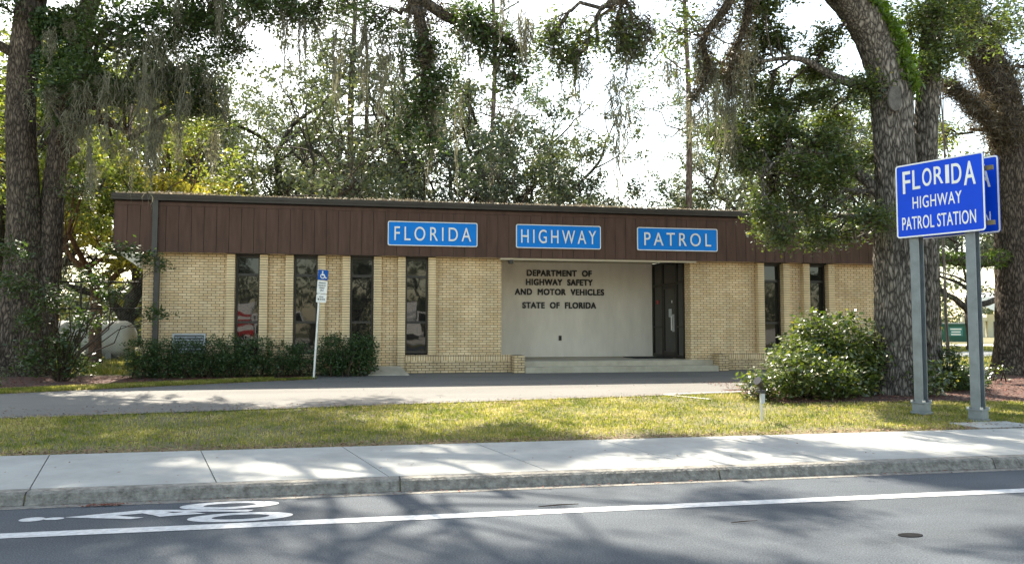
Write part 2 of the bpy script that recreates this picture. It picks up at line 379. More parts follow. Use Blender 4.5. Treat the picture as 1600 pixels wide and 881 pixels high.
def leaf_arrays(C, size, rng, aspect=0.42, droop=0.0, jit=0.55, flat=False):
    """one rhombic leaf per centre"""
    n = len(C)
    d = rng.normal(size=(n, 3)); d[:, 2] -= droop; d /= np.linalg.norm(d, axis=1)[:, None]
    e = rng.normal(size=(n, 3))
    if flat: e = e * .55 + np.array([0, -.15, 1.0]); d[:, 2] *= .55; d /= np.linalg.norm(d, axis=1)[:, None]
    w = np.cross(d, e); w /= np.linalg.norm(w, axis=1)[:, None]
    L = size * (1 + rng.uniform(-jit, jit, n))[:, None]
    a = C - d * L * 0.5; b = C + d * L * 0.5
    m = C - d * L * 0.05
    V = np.stack([a, m + w * L * aspect * 0.5, b, m - w * L * aspect * 0.5], axis=1).reshape(-1, 3)
    return V
def quads(n): return np.arange(n * 4, dtype=np.int32).reshape(n, 4)

def leaves(name, C, size, rng, material, parent, **k):
    V = leaf_arrays(np.asarray(C), size, rng, **k)
    return np_mesh(name, V, quads(len(V) // 4), material, parent)

def cluster_points(centres, per, sigma, rng, flat=0.75):
    c = np.repeat(np.asarray(centres), per, axis=0)
    o = rng.normal(size=c.shape) * sigma; o[:, 2] *= flat
    return c + o

def ell_points(c, r, n, rng, shell=0.45):
    d = rng.normal(size=(n, 3)); d /= np.linalg.norm(d, axis=1)[:, None]
    rr = rng.uniform(0, 1, n) ** shell
    return np.asarray(c) + d * rr[:, None] * np.asarray(r)

def moss_arrays(anchors, rng, lmin=0.4, lmax=1.6, spread=0.12, per=26, width=0.022):
    """hanging festoons: each a tangle of thin curling threads that thins out to a tip"""
    Vs = []
    for A in anchors:
        L = rng.uniform(lmin, lmax) if len(A) < 4 else A[3]
        sp = spread if len(A) < 5 else A[4]
        n = (per if len(A) < 6 else int(A[5])) * 2
        seg = 10
        lobes = rng.normal(0, sp * 1.15, (4, 2)); ll = rng.uniform(.3, 1.0, 4); ll[0] = 1.0
        g = rng.integers(0, 4, n)
        l = L * ll[g] * rng.uniform(.08, .5, n)
        t = np.linspace(0, 1, seg)[None, :]
        start = rng.uniform(0, 1, n) ** 1.25 * (L * ll[g] - l)          # threads begin all the way down
        taper = (1 - .8 * (start[:, None] + l[:, None] * t) / L)
        off = rng.normal(0, sp * .5, (n, 2))
        wk = np.cumsum(rng.normal(0, sp * .3, (n, seg, 2)), axis=1)
        x = A[0] + lobes[g, 0][:, None] * np.clip(taper + .25, 0, 1) + off[:, :1] * taper + wk[:, :, 0]
        y = A[1] + lobes[g, 1][:, None] * np.clip(taper + .25, 0, 1) + off[:, 1:] * taper + wk[:, :, 1]
        z = A[2] + .05 - start[:, None] - l[:, None] * t
        th = rng.uniform(0, 3.14, n)[:, None] + t * rng.uniform(-3, 3, n)[:, None]
        wd = width * rng.uniform(.35, 1.0, n)[:, None] * (1 - t * .85)
        P = np.stack([x, y, z], -1); D = np.stack([np.cos(th) * wd, np.sin(th) * wd, np.zeros_like(wd)], -1)
        a = P - D; b = P + D
        Vs.append(np.stack([a[:, :-1], b[:, :-1], b[:, 1:], a[:, 1:]], axis=2).reshape(-1, 3))
    return np.concatenate(Vs)
def moss(name, anchors, rng, parent, **k):
    V = moss_arrays(anchors, rng, **k)
    return np_mesh(name, V, quads(len(V) // 4), M['moss'], parent)

_font_cache = {}
def text_poly(body, bold=0.0, spacing=1.0, depth=0.02):
    cu = bpy.data.curves.new('lettering', 'FONT'); cu.body = body; cu.size = 1.0
    cu.extrude = depth * 0.5; cu.space_character = spacing; cu.resolution_u = 6
    o = bpy.data.objects.new('lettering', cu); COL.objects.link(o)
    bpy.context.view_layer.update()
    dg = bpy.context.evaluated_depsgraph_get()
    me = bpy.data.meshes.new_from_object(o.evaluated_get(dg))
    bpy.data.objects.remove(o); bpy.data.curves.remove(cu)
    me.materials.clear()
    return me
def text(name, body, w, h, M4, material, parent, bold=0.015, spacing=1.1, depth=0.02, centre=True):
    """lettering fitted to width w and height h (cap height), local XY, centred at the origin of M4"""
    me = text_poly(body, bold, spacing, depth)
    co = np.zeros(len(me.vertices) * 3, dtype=np.float32); me.vertices.foreach_get('co', co); co = co.reshape(-1, 3)
    mn, mxx = co.min(0), co.max(0)
    co[:, 0] = (co[:, 0] - (mn[0] + mxx[0]) / 2) * (w / (mxx[0] - mn[0]))
    co[:, 1] = (co[:, 1] - (mn[1] + mxx[1]) / 2) * (h / (mxx[1] - mn[1]))
    co[:, 2] = (co[:, 2] - mn[2])
    A = np.array(M4.to_3x3()); T = np.array(M4.translation)
    co = co @ A.T + T
    me.vertices.foreach_set('co', co.astype(np.float32).ravel()); me.update()
    bx, by = Vector(M4.col[0][:3]) * bold * h, Vector(M4.col[1][:3]) * bold * h; bz = Vector(M4.col[2][:3])
    def embolden(vs, fs):
        if bold <= 0: return vs, fs
        V = []; F = []
        for k, (sx, sy) in enumerate(((-1, -1), (1, -1), (1, 1), (-1, 1), (0, 0))):
            o = bx * sx + by * sy + bz * (.0004 * k); q = len(V)
            V += [tuple(Vector(v) + o) for v in vs]; F += [[q + i for i in f] for f in fs]
        return V, F
    if len(body) == 1:
        V, F = embolden([tuple(v.co) for v in me.vertices], [list(p.vertices) for p in me.polygons])
        m2 = bpy.data.meshes.new('letter'); m2.from_pydata(V, [], F); m2.update(); bpy.data.meshes.remove(me)
        return link('letter', m2, material, parent)
    # one part per letter: split the mesh into its islands
    bm = bmesh.new(); bm.from_mesh(me); bpy.data.meshes.remove(me)
    bmesh.ops.remove_doubles(bm, verts=bm.verts, dist=1e-5)
    seen = set(); last = None; bm.verts.ensure_lookup_table()
    for v in bm.verts:
        if v.index in seen: continue
        st = [v]; isl = []; seen.add(v.index)
        while st:
            q = st.pop(); isl.append(q)
            for e in q.link_edges:
                o = e.other_vert(q)
                if o.index not in seen: seen.add(o.index); st.append(o)
        mp = {q.index: k for k, q in enumerate(isl)}
        fs = {f for q in isl for f in q.link_faces}
        V, F = embolden([tuple(q.co) for q in isl], [[mp[w.index] for w in f.verts] for f in fs]); m2 = bpy.data.meshes.new('letter'); m2.from_pydata(V, [], F); m2.update()
        last = link('letter', m2, material, parent)
    bm.free()
    return last

def frame_m(origin, xdir, ydir):
    x = Vector(xdir).normalized(); y = Vector(ydir).normalized(); z = x.cross(y)
    return Matrix(((x.x, y.x, z.x, origin[0]), (x.y, y.y, z.y, origin[1]), (x.z, y.z, z.z, origin[2]), (0, 0, 0, 1)))
def rrect(w, h, r, n=5):
    P = []
    for cx, cy, a0 in ((w / 2 - r, h / 2 - r, 0), (-w / 2 + r, h / 2 - r, 90), (-w / 2 + r, -h / 2 + r, 180), (w / 2 - r, -h / 2 + r, 270)):
        for k in range(n + 1):
            a = R(a0 + 90 * k / n); P.append((cx + r * math.cos(a), cy + r * math.sin(a)))
    return P
def circ(r, n=24, rx=None): return [((rx or r) * math.cos(2 * math.pi * k / n), r * math.sin(2 * math.pi * k / n)) for k in range(n)]

# ------------------------------------------------------------------ ground
ZY = [(-400, 0.14), (-9.0, 0.14), (-8.7, 0.14), (-8.6, -0.02), (8.0, -0.02), (8.02, 0.10), (10.05, 0.14), (12, 0.185), (14.5, 0.27), (19, 0.37), (21.5, 0.40), (500, 0.40), (2000, 0.4)]
def zg(y):
    for (a, za), (b, zb) in zip(ZY, ZY[1:]):
        if a <= y <= b: return za + (zb - za) * (y - a) / (b - a)
    return 0.4
def lot_front(x): return 13.45 + 0.135 * (x + 5.3) if x < 12 else 15.8
def lot_back(x):
    if x < -1.0: return max(15.0, 19.75 + 0.45 * (x + 1.0) * (1 + 0.0 * x)) if x > -12 else 15.0
    return 21.9
def sheet(name, xs, yfun, off, material, n=24, kind='structure', parent=None):
    """ground-hugging sheet between y0(x) and y1(x)"""
    V = []; F = []
    for x in xs:
        y0, y1 = yfun(x)
        for k in range(n + 1):
            y = y0 + (y1 - y0) * k / n; V.append((x, y, zg(y) + off))
    m = n + 1
    for i in range(len(xs) - 1):
        for k in range(n): F.append((i * m + k, (i + 1) * m + k, (i + 1) * m + k + 1, i * m + k + 1))
    me = bpy.data.meshes.new(name); me.from_pydata(V, [], F); me.update()
    o = link(name, me, material, parent)
    if kind and parent is None: o['kind'] = kind
    return o
ys = [-400, -60, -9.0, -8.7, -8.6, 8.0, 8.02, 10.05, 12, 14.5, 19, 21.5, 60, 400, 1500]
V = []; F = []
xs = [-1500, -200, -40, 0, 40, 200, 1500]
for x in xs:
    for y in ys: V.append((x, y, zg(y) - 0.012))
for i in range(len(xs) - 1):
    for k in range(len(ys) - 1):
        m = len(ys); F.append((i * m + k, (i + 1) * m + k, (i + 1) * m + k + 1, i * m + k + 1))
me = bpy.data.meshes.new('ground'); me.from_pydata(V, [], F); me.update()
ground = tag(link('ground', me, M['soil']), kind='structure')

road = MB().quad((-300, -8.6, 0), (300, -8.6, 0), (300, 7.985, 0), (-300, 7.985, 0)).build('road', M['road']); road['kind'] = 'structure'
MB().quad((-300, 6.80, .004), (300, 6.80, .004), (300, 6.965, .004), (-300, 6.965, .004)).build('lane_line', M['paint'], road)
ml = MB()
for y in (-0.55, -0.85): ml.quad((-300, y, .004), (300, y, .004), (300, y + .11, .004), (-300, y + .11, .004))
ml.build('centre_line', M['yellow'], road)
# bicycle marking with rider
bk = MB()
I4 = Matrix.Translation((0, 0, 0.0))
def flat(poly, z):
    i = len(bk.v); bk.v += [(p[0], p[1], z) for p in poly]; bk.f.append(tuple(range(i, i + len(poly))))
def ellring(cx, cy, rx, ry, ix, iy, z, rot=-0.0):
    n = 40; i = len(bk.v)
    for k in range(n):
        a = 2 * math.pi * k / n
        bk.v.append((cx + rx * math.cos(a), cy + ry * math.sin(a), z)); bk.v.append((cx + ix * math.cos(a), cy + iy * math.sin(a), z))
    for k in range(n):
        q = (k + 1) % n; bk.f.append((i + 2 * k, i + 2 * q, i + 2 * q + 1, i + 2 * k + 1))
ellring(-1.125, 7.675, .43, .160, .23, .075, .004)
ellring(-0.965, 7.185, .43, .165, .235, .085, .004)
flat([(-2.59 + .10 * (math.cos(2 * math.pi * k / 24)) - .08, 7.42 + .075 * math.sin(2 * math.pi * k / 24)) for k in range(24)], .004)
flat([(-2.50 + .08 * (math.cos(2 * math.pi * k / 24)), 7.415 + .045 * math.sin(2 * math.pi * k / 24)) for k in range(24)], .0045)
flat([(-2.43, 7.45), (-2.02, 7.43), (-1.83, 7.48), (-1.75, 7.53), (-1.81, 7.61), (-1.87, 7.61)], .004)
flat([(-2.43, 7.449), (-1.86, 7.28), (-1.77, 7.32), (-2.02, 7.429)], .004)
flat([(-1.81, 7.609), (-1.83, 7.49), (-1.72, 7.40), (-1.64, 7.32), (-1.56, 7.44), (-1.63, 7.50)], .0045)
flat([(-1.81, 7.61), (-1.63, 7.501), (-1.47, 7.471), (-0.93, 7.37), (-0.89, 7.44)], .005)
flat([(-1.64, 7.32), (-1.28, 7.37), (-1.43, 7.46), (-1.47, 7.47), (-1.56, 7.44)], .005)
bk.build('bicycle_marking', M['paint'], road)

# kerb in lengths with open joints
kx = [-20.0]
while kx[-1] < 45: kx.append(kx[-1] + 3.37)
shift = -2.95 - min(kx, key=lambda v: abs(v + 2.95))
kx = [k + shift for k in kx]
kb = MB()
prof = [(7.985, -0.05), (7.985, 0.012), (8.005, 0.05), (8.02, 0.098), (8.045, 0.119), (8.16, 0.122), (8.16, -0.05)]
kr = random.Random(4)
for a, b in zip(kx, kx[1:]):
    M4 = Matrix(((0, 0, 1, a + 0.007), (1, 0, 0, 0), (0, 1, 0, 0), (0, 0, 0, 1)))
    kb.prism(prof, b - a - 0.014, M4)
kerb = kb.build('kerb', M['kerbc']); kerb['kind'] = 'structure'
kf = MB().quad((-60, 7.86, .003), (60, 7.86, .003), (60, 7.99, .003), (-60, 7.99, .003)).build('gutter_dirt', M['kerbc'], kerb)
# sidewalk slabs with skewed joints
sw = MB()
j = -2.95 - 1.64 * 10
while j < 40:
    g_ = 0.006; sk = -0.26
    a, b = j, j + 1.64
    y0, y1 = 8.168, 10.06
    top = lambda x, y: (x + sk * (y - 8.1), y, 0.122 + (y - 8.1) * 0.018)
    bot = lambda x, y: (x + sk * (y - 8.1), y, -0.05)
    i = len(sw.v)
    P = [(a + g_, y0), (b - g_, y0), (b - g_, y1), (a + g_, y1)]
    sw.v += [bot(*p) for p in P] + [top(*p) for p in P]
    sw.f += [tuple(i + k for k in q) for q in ((0, 3, 2, 1), (4, 5, 6, 7), (0, 1, 5, 4), (1, 2, 6, 5), (2, 3, 7, 6), (3, 0, 4, 7))]
    j += 1.64
tag(sw.build('sidewalk', M['concrete']), kind='structure')
fw = MB().box(-60, 60, -10.6, -8.75, 0, 0.155).build('far_sidewalk', M['concrete']); fw['kind'] = 'structure'
fl_ = MB().quad((-160, -90, .142), (160, -90, .142), (160, -10.62, .142), (-160, -10.62, .142)).build('far_bounce_lot', M['farroad']); fl_['kind'] = 'structure'  # unseen pale ground added to bounce sunlight onto the facade

lxs = [-40 + 1.0 * k for k in range(81)]
lot = sheet('parking_lot', lxs, lambda x: (lot_front(x), lot_back(x)), 0.004, M['lot'])
pl = MB()
def lotline(p, q, w=.10):
    a = Vector((p[0], p[1], zg(p[1]) + .009)); b = Vector((q[0], q[1], zg(q[1]) + .009)); d = (b - a).normalized(); s_ = Vector((-d.y, d.x, 0)) * w / 2
    pl.quad(a - s_, b - s_, b + s_, a + s_)
lotline((5.97, 15.13), (11.2, 16.0)); lotline((5.97, 15.10), (6.55, 14.2), .09)
pl.build('parking_line', M['paint'], lot)
mulch = sheet('mulch_bed', [-11.5 + .5 * k for k in range(25)], lambda x: (lot_back(min(x, -1.0)) + (0.95 if x < -2 else 0.35), 21.8), 0.006, M['mulch'])
mulch['kind'] = 'structure'
mulch2 = sheet('mulch_bed', [7.6 + .4 * k for k in range(36)], lambda x: (13.35 - 0.02 * (x - 10) - 0.6 * math.exp(-((x - 14.5) / 2.5) ** 2), 15.9 if x < 12 else 18.6), 0.0065, M['mulch'])
mulch2['kind'] = 'structure'
fr = MB().quad((13, 30, .408), (160, 30, .408), (160, 36, .408), (13, 36, .408)).build('side_street', M['farroad']); fr['kind'] = 'structure'
fr2 = MB().quad((17, 46, .408), (200, 46, .408), (200, 52, .408), (17, 52, .408)).build('far_driveway', M['farroad']); fr2['kind'] = 'structure'

# ------------------------------------------------------------------ the building
B = empty('office_building', (5.6, 21.7, 0.38), 'one storey buff brick office with deep brown panelled fascia and recessed entry', 'building')
YW = 21.7; XL, XR, YB = -5.42, 17.0, 36.0; ZS = 3.53; ZF0, ZF1 = 3.53, 4.79; YF = 21.36
mb = MB()
def wall(x0, x1, z0=0.3, z1=3.6, y0=YW, y1=YW + 0.25): mb.box(x0, x1, y0, y1, z0, z1)
WL = [-3.16, -1.69, -0.23, 1.23]; WR = [11.70, 13.17]; WW = 0.62
wall(XL, WL[0] - .001)
for a, b in zip(WL, WL[1:]): wall(a + WW, b)
wall(WL[-1] + WW, 3.88)
wall(9.45, WR[0]); wall(WR[0] + WW, WR[1]); wall(WR[1] + WW, XR)
for w in WL[:3] + WR: wall(w, w + WW, 0.3, 0.92)
wall(WL[3], WL[3] + WW, 0.3, 0.87)
# side, back and return walls
mb.box(XL, XL + .25, YW + .252, YB, 0.3, 4.6); mb.box(XR - .25, XR, YW + .252, YB, 0.3, 4.6); mb.box(XL + .252, XR - .252, YB - .25, YB, 0.3, 4.6)
mb.box(3.63, 3.88, YW + .252, 24.9, 0.3, 3.7)
mb.box(9.45, 9.70, YW + .252, YW + .42, 0.3, 3.7)
mb.build('brick_wall', M['brick'], B)
for w in WL + WR:
    for s_ in (-1, 1):
        x0 = w - 0.20 if s_ < 0 else w + WW
        zb = 0.32 if w != WL[3] or s_ < 0 else 0.9
        MB().box(x0, x0 + 0.20, YW - 0.16, YW - .002, zb, ZS - .004).build('brick_fin', M['brick_stack'], B)
# windows
for w in WL + WR:
    zb = 0.93
    fy0, fy1 = YW + 0.05, YW + 0.13
    f = MB()
    f.box(w, w + .055, fy0, fy1, zb, 3.50); f.box(w + WW - .055, w + WW, fy0, fy1, zb, 3.50)
    f.box(w + .055, w + WW - .055, fy0, fy1, 3.445, 3.50); f.box(w + .055, w + WW - .055, fy0, fy1, zb, zb + .06)
    for z in (2.97, 1.73): f.box(w + .055, w + WW - .055, fy0 + .004, fy1, z, z + .065)
    win = f.build('window', M['bronze'], B)
    pn = MB(); rr_ = random.Random(int(w * 100))
    for z0, z1 in ((zb + .06, 1.73), (1.795, 2.97), (3.035, 3.445)):
        t1, t2 = rr_.uniform(-.006, .006), rr_.uniform(-.006, .006)
        pn.quad((w + .055, YW + .095 + t1, z0), (w + WW - .055, YW + .095 - t1, z0), (w + WW - .055, YW + .095 - t1 + t2, z1), (w + .055, YW + .095 + t1 + t2, z1))
    pn.build('pane', M['glass'], win)
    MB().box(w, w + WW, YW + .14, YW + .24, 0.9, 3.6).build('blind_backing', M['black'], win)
    MB().box(w, w + WW, YW - .04, YW + .05, 3.50, 3.60).build('window_head', M['bronze'], win)
# fascia boards
fb = MB(); x = XL - 0.62
fl = x
while x < XR + 0.3:
    fb.box(x + .005, min(x + .300, XR + .3), YF, YF + .02, ZF0, ZF1 - .09); x += .305
fb.box(fl, XR + .3, YF - .006, YF + .02, ZF1 - .085, ZF1)
y = YF + .03
while y < YB: fb.box(fl - .02, fl, y + .005, y + .30, ZF0, ZF1 - .09); y += .305
fb.build('fascia', M['fascia'], B)
MB().box(fl + .004, XR + .3, YF + .022, YF + .06, ZF0 + .004, ZF1 + .05).box(fl + .002, fl + .06, YF + .062, YB, ZF0 + .004, ZF1 + .05).box(XR + .24, XR + .3, YF + .062, YB, ZF0, ZF1).build('fascia_backing', M['groove'], B)
# gutter with rolled lip
gt = MB().box(fl - .06, XR + .36, YF - .10, YF + .02, 4.83, 4.97).box(fl - .06, XR + .36, YF - .12, YF - .10, 4.90, 4.985).box(fl - .09, fl, YF + .022, YB, 4.83, 4.97)
gt.build('gutter', M['gutter'], B)
MB().box(-5.125, -4.995, YF - .095, YF - .008, 3.4, 4.83).box(-5.125, -4.995, YW - .16, YW - .06, 0.36, 3.42).box(-5.14, -4.98, YF - .10, YF - .004, 4.42, 4.45).build('downspout', M['spout'], B, bevel=.008)
# roof and soffits
MB().box(fl + .06, XR + .24, YF + .06, YB, 4.86, 4.93).build('roof', M['roof'], B)
MB().box(XL + .3, 3.88, YF + .062, YW - .002, ZS + .02, ZS + .05).box(3.88, 9.45, YF + .062, 24.9, 3.70, 3.73).box(9.45, XR, YF + .062, YW - .002, ZS + .02, ZS + .05).build('soffit', M['soffit'], B)
MB().box(3.80, 9.53, YF + .062, YF + .20, 3.485, 3.70).build('entry_beam', M['soffit'], B)
# sloping side soffit: a long boxed wedge under the left overhang
M4 = Matrix(((1, 0, 0, 0), (0, 0, 1, YF + .03), (0, 1, 0, 0), (0, 0, 0, 1)))
MB().prism([(fl + .05, 3.525), (XL - .004, 3.12), (XL - .004, 3.525)], YB - YF - .3, M4).build('side_soffit', M['soffit'], B)
# recessed entry
MB().box(3.88, 9.45, 24.7, 24.9, 0.3, 3.7).build('entry_wall', M['stucco'], B)
MB().box(6.27, 6.36, 24.665, 24.70, 1.22, 1.37).build('hose_outlet', M['bronze'], B, bevel=.008)
MB().box(4.05, 4.17, YF + .06, YF + .20, 3.38, 3.48).build('porch_light', M['bronze'], B, bevel=.01)
# porch slab and two steps
MB().box(4.42, 10.0, 21.42, 24.7, 0.3, 0.70).build('porch_deck', M['stepc'], B, bevel=.012)
MB().box(4.42, 10.0, 21.06, 21.417, 0.3, 0.56).build('step', M['stepc'], B, bevel=.012)
# low brick walls with soldier caps and end piers
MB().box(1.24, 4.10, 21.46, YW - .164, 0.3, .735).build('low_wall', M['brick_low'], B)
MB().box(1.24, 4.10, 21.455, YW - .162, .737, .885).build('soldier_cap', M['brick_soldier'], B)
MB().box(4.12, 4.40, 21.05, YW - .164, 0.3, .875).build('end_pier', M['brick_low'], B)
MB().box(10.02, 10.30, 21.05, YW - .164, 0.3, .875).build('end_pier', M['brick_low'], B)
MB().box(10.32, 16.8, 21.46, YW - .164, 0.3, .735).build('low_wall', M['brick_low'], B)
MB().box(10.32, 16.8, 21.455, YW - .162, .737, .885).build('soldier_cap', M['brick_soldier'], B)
# storefront on the right side wall of the recess (plane x = 9.45, facing -X)
sf = MB()
def sbar(y0, y1, z0, z1, d=.06): sf.box(9.42, 9.42 + d, y0, y1, z0, z1)
for y0 in (22.14, 22.68, 23.80, 24.62): sbar(y0, y0 + .07, .71, 3.69)
for a, b in ((22.21, 22.68), (22.75, 23.80), (23.87, 24.62)):
    sbar(a, b, 3.62, 3.69); sbar(a, b, 2.93, 3.0)
for a, b in ((22.21, 22.68), (23.87, 24.62)): sbar(a, b, .71, .80); sbar(a, b, 1.62, 1.67)
sf.build('entry_frame', M['bronze'], B)
pg = MB()
for a, b in ((22.21, 22.68), (23.87, 24.62)):
    pg.quad((9.455, b, .80), (9.455, a, .80), (9.455, a, 2.93), (9.455, b, 2.93))
for a, b in ((22.21, 22.68), (22.75, 23.80), (23.87, 24.62)): pg.quad((9.455, b, 3.0), (9.455, a, 3.0), (9.455, a, 3.62), (9.455, b, 3.62))
pg.build('entry_glass', M['glass'], B)
dr = MB()
dr.box(9.43, 9.475, 22.76, 22.85, .72, 2.92).box(9.43, 9.475, 23.70, 23.79, .72, 2.92).box(9.43, 9.475, 22.85, 23.70, 2.82, 2.92).box(9.43, 9.475, 22.85, 23.70, .72, .90)
door = dr.build('entry_door', M['bronze'], B)
MB().quad((9.452, 23.70, .90), (9.452, 22.85, .90), (9.452, 22.85, 2.82), (9.452, 23.70, 2.82)).build('pane', M['glass'], door)
MB().tube([(9.43, 22.93, 1.55), (9.36, 22.93, 1.55), (9.36, 22.93, 1.98), (9.43, 22.93, 1.98)], .018, 8).box(9.418, 9.43, 22.86, 23.0, 1.5, 2.03).build('handle', M['aluminium'], door)
MB().box(9.445, 9.450, 23.1, 23.35, 1.95, 2.2).build('notice', M['greybox'], door)
MB().box(9.446, 9.451, 23.06, 23.12, 2.38, 2.46).build('notice', M['white'], door)
MB().box(9.446, 9.4515, 24.2, 24.36, 2.38, 2.5).build('notice', M['red'], B)
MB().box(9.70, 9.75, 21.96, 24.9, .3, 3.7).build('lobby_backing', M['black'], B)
# lettering on the recess wall
for body, xc, zc, w in (('DEPARTMENT  OF', 6.30, 3.36, 2.12), ('HIGHWAY  SAFETY', 6.30, 3.07, 2.18), ('AND  MOTOR  VEHICLES', 6.31, 2.76, 2.92), ('STATE  OF  FLORIDA', 6.30, 2.335, 2.40)):
    text('lettering', body, w, .185, frame_m((xc, 24.69, zc), (1, 0, 0), (0, 0, 1)), M['black'], B, bold=.05, spacing=1.12, depth=.03)
# wall ventilator
vb = MB(); x0, x1, z0, z1 = -4.66, -3.86, .95, 1.47
vb.box(x0, x1, YW - .07, YW - .002, z1 - .04, z1).box(x0, x0 + .04, YW - .07, YW - .002, z0, z1 - .04).box(x1 - .04, x1, YW - .07, YW - .002, z0, z1 - .04)
vent = vb.build('wall_vent', M['greybox'], B)
vs = MB()
for k in range(6):
    z = z0 + .03 + k * .075; vs.quad((x0 + .04, YW - .06, z), (x1 - .04, YW - .06, z), (x1 - .04, YW - .02, z + .05), (x0 + .04, YW - .02, z + .05))
vs.build('louvre', M['aluminium'], vent)
MB().box(x0 + .04, x1 - .04, YW - .012, YW - .004, z0, z1 - .04).build('backing', M['black'], vent)
rl = np.random.default_rng(5)
n = 5200
C = np.stack([rl.uniform(fl, XR, n), YF - .06 + rl.gamma(1.5, .09, n), 4.985 + np.abs(rl.normal(0, .028, n))], 1)
C[:, 2] += 0.03 * np.maximum(0, np.sin(C[:, 0] * 1.7) * np.sin(C[:, 0] * .63 + 1))
rb = leaves('leaf_litter', C, .065, rl, M['roofbits'], B, aspect=.5); rb['kind'] = 'stuff'

# three blue signs on the fascia
for body, x0, x1, tw, lab in (('FLORIDA', .74, 3.15, 2.06, 'leftmost light blue fascia sign, white letters reading FLORIDA'),
                          ('HIGHWAY', 4.22, 6.64, 2.14, 'middle light blue fascia sign, white letters reading HIGHWAY'),
                          ('PATROL', 7.71, 10.14, 2.02, 'rightmost light blue fascia sign, white letters reading PATROL')):
    w = x1 - x0; h = .655; xc = (x0 + x1) / 2; zc = 4.13
    S = empty('wall_sign', (xc, YF, zc - h / 2), lab, 'sign', 'blue signs along the brown fascia')
    F4 = frame_m((xc, YF - .004, zc), (1, 0, 0), (0, 0, 1))
    MB().prism(rrect(w - .01, h - .01, .045), .035, F4).build('panel', M['wallblue'], S)
    F5 = frame_m((xc, YF - .002, zc), (1, 0, 0), (0, 0, 1))
    MB().ring(rrect(w, h, .05), rrect(w - .045, h - .045, .035), .045, F5).build('border', M['white'], S)
    text('lettering', body, tw, .375, frame_m((xc, YF - .041, zc), (1, 0, 0), (0, 0, 1)), M['white'], S, bold=.0, spacing=1.42, depth=.02)

# door mat and concrete wedge
tag(MB().box(8.15, 9.30, 22.7, 23.9, .704, .722).build('doormat', M['mat'], None, bevel=.004), 'thin black doormat on the porch deck before the entry door', 'doormat')
wd = MB(); i = 0
bx = [(0.20, 20.75), (1.36, 20.75), (1.10, 21.50), (0.42, 21.50)]
tz = [0.40, 0.40, .60, .60]
wd.v = [(p[0], p[1], .33) for p in bx] + [(bx[0][0] + .06, bx[0][1] + .05, .41), (bx[1][0] - .06, bx[1][1] + .05, .41), (1.10, 21.50, .60), (.42, 21.50, .60)]
wd.f = [(0, 3, 2, 1), (4, 5, 6, 7), (0, 1, 5, 4), (1, 2, 6, 5), (2, 3, 7, 6), (3, 0, 4, 7)]
tag(wd.build('concrete_wedge', M['stepc']), 'sloping grey concrete wedge on the asphalt beside the end hedge', 'ramp')

# ------------------------------------------------------------------ accessible parking sign
H = empty('parking_sign', (-1.05, 19.9, .37), 'leaning grey pole with a blue wheelchair sign and white plates', 'sign')
MB().tube([(-1.05, 19.9, .34), (-0.945, 19.93, 2.42), (-.915, 19.94, 3.04)], .028, 8).build('pole', M['aluminium'], H)
up = Vector((.055, .012, 1)).normalized(); xd = Vector((1, .35, -.05)).normalized()
def hc(z, dy=.035): return Vector((-1.05 + .055 * (z - .34) / .998 + .045, 19.9 + .012 * (z - .34) - dy, z))
def plate(name, zc, w, h, m, parent=H, dy=.035): return MB().prism(rrect(w, h, .02, 3), .008, frame_m(hc(zc, dy), xd, up)).build(name, m, parent)
plate('blue_panel', 2.90, .25, .25, mat('parking_blue', (.01, .09, .36), .6, spec=.2))
wp = plate('white_plate', 2.60, .25, .31, M['white']); lp = plate('white_plate', 2.33, .25, .20, M['white'])
pt = MB(); F4 = frame_m(hc(2.90, .047), xd, up)
pt.prism([(p[0] - .012, p[1] + .075) for p in circ(.020, 14)], .004, F4)
pt.ring([(p[0] - .005, p[1] - .03) for p in circ(.06, 22)], [(p[0] - .005, p[1] - .03) for p in circ(.040, 22)], .004, F4)
pt.prism([(-.024, .05), (-.002, .05), (.002, .005), (.045, .005), (.072, -.062), (.095, -.055), (.10, -.072), (.06, -.085), (.03, -.018), (-.024, -.018)], .006, F4)
pt.build('wheelchair_symbol', M['white'], H)
for z, w, b in ((2.705, .17, 'PARKING BY'), (2.645, .17, 'DISABLED'), (2.585, .13, 'PERMIT'), (2.525, .09, 'ONLY')):
    text('lettering', b, w, .030, frame_m(hc(z, .046), xd, up), M['black'], wp, bold=.01, depth=.003)
for z, w, b in ((2.365, .10, 'FINE'), (2.305, .18, '$250')):
    text('lettering', b, w, .045 if b[0] == '$' else .03, frame_m(hc(z, .046), xd, up), M['black'], lp, bold=.01, depth=.003)

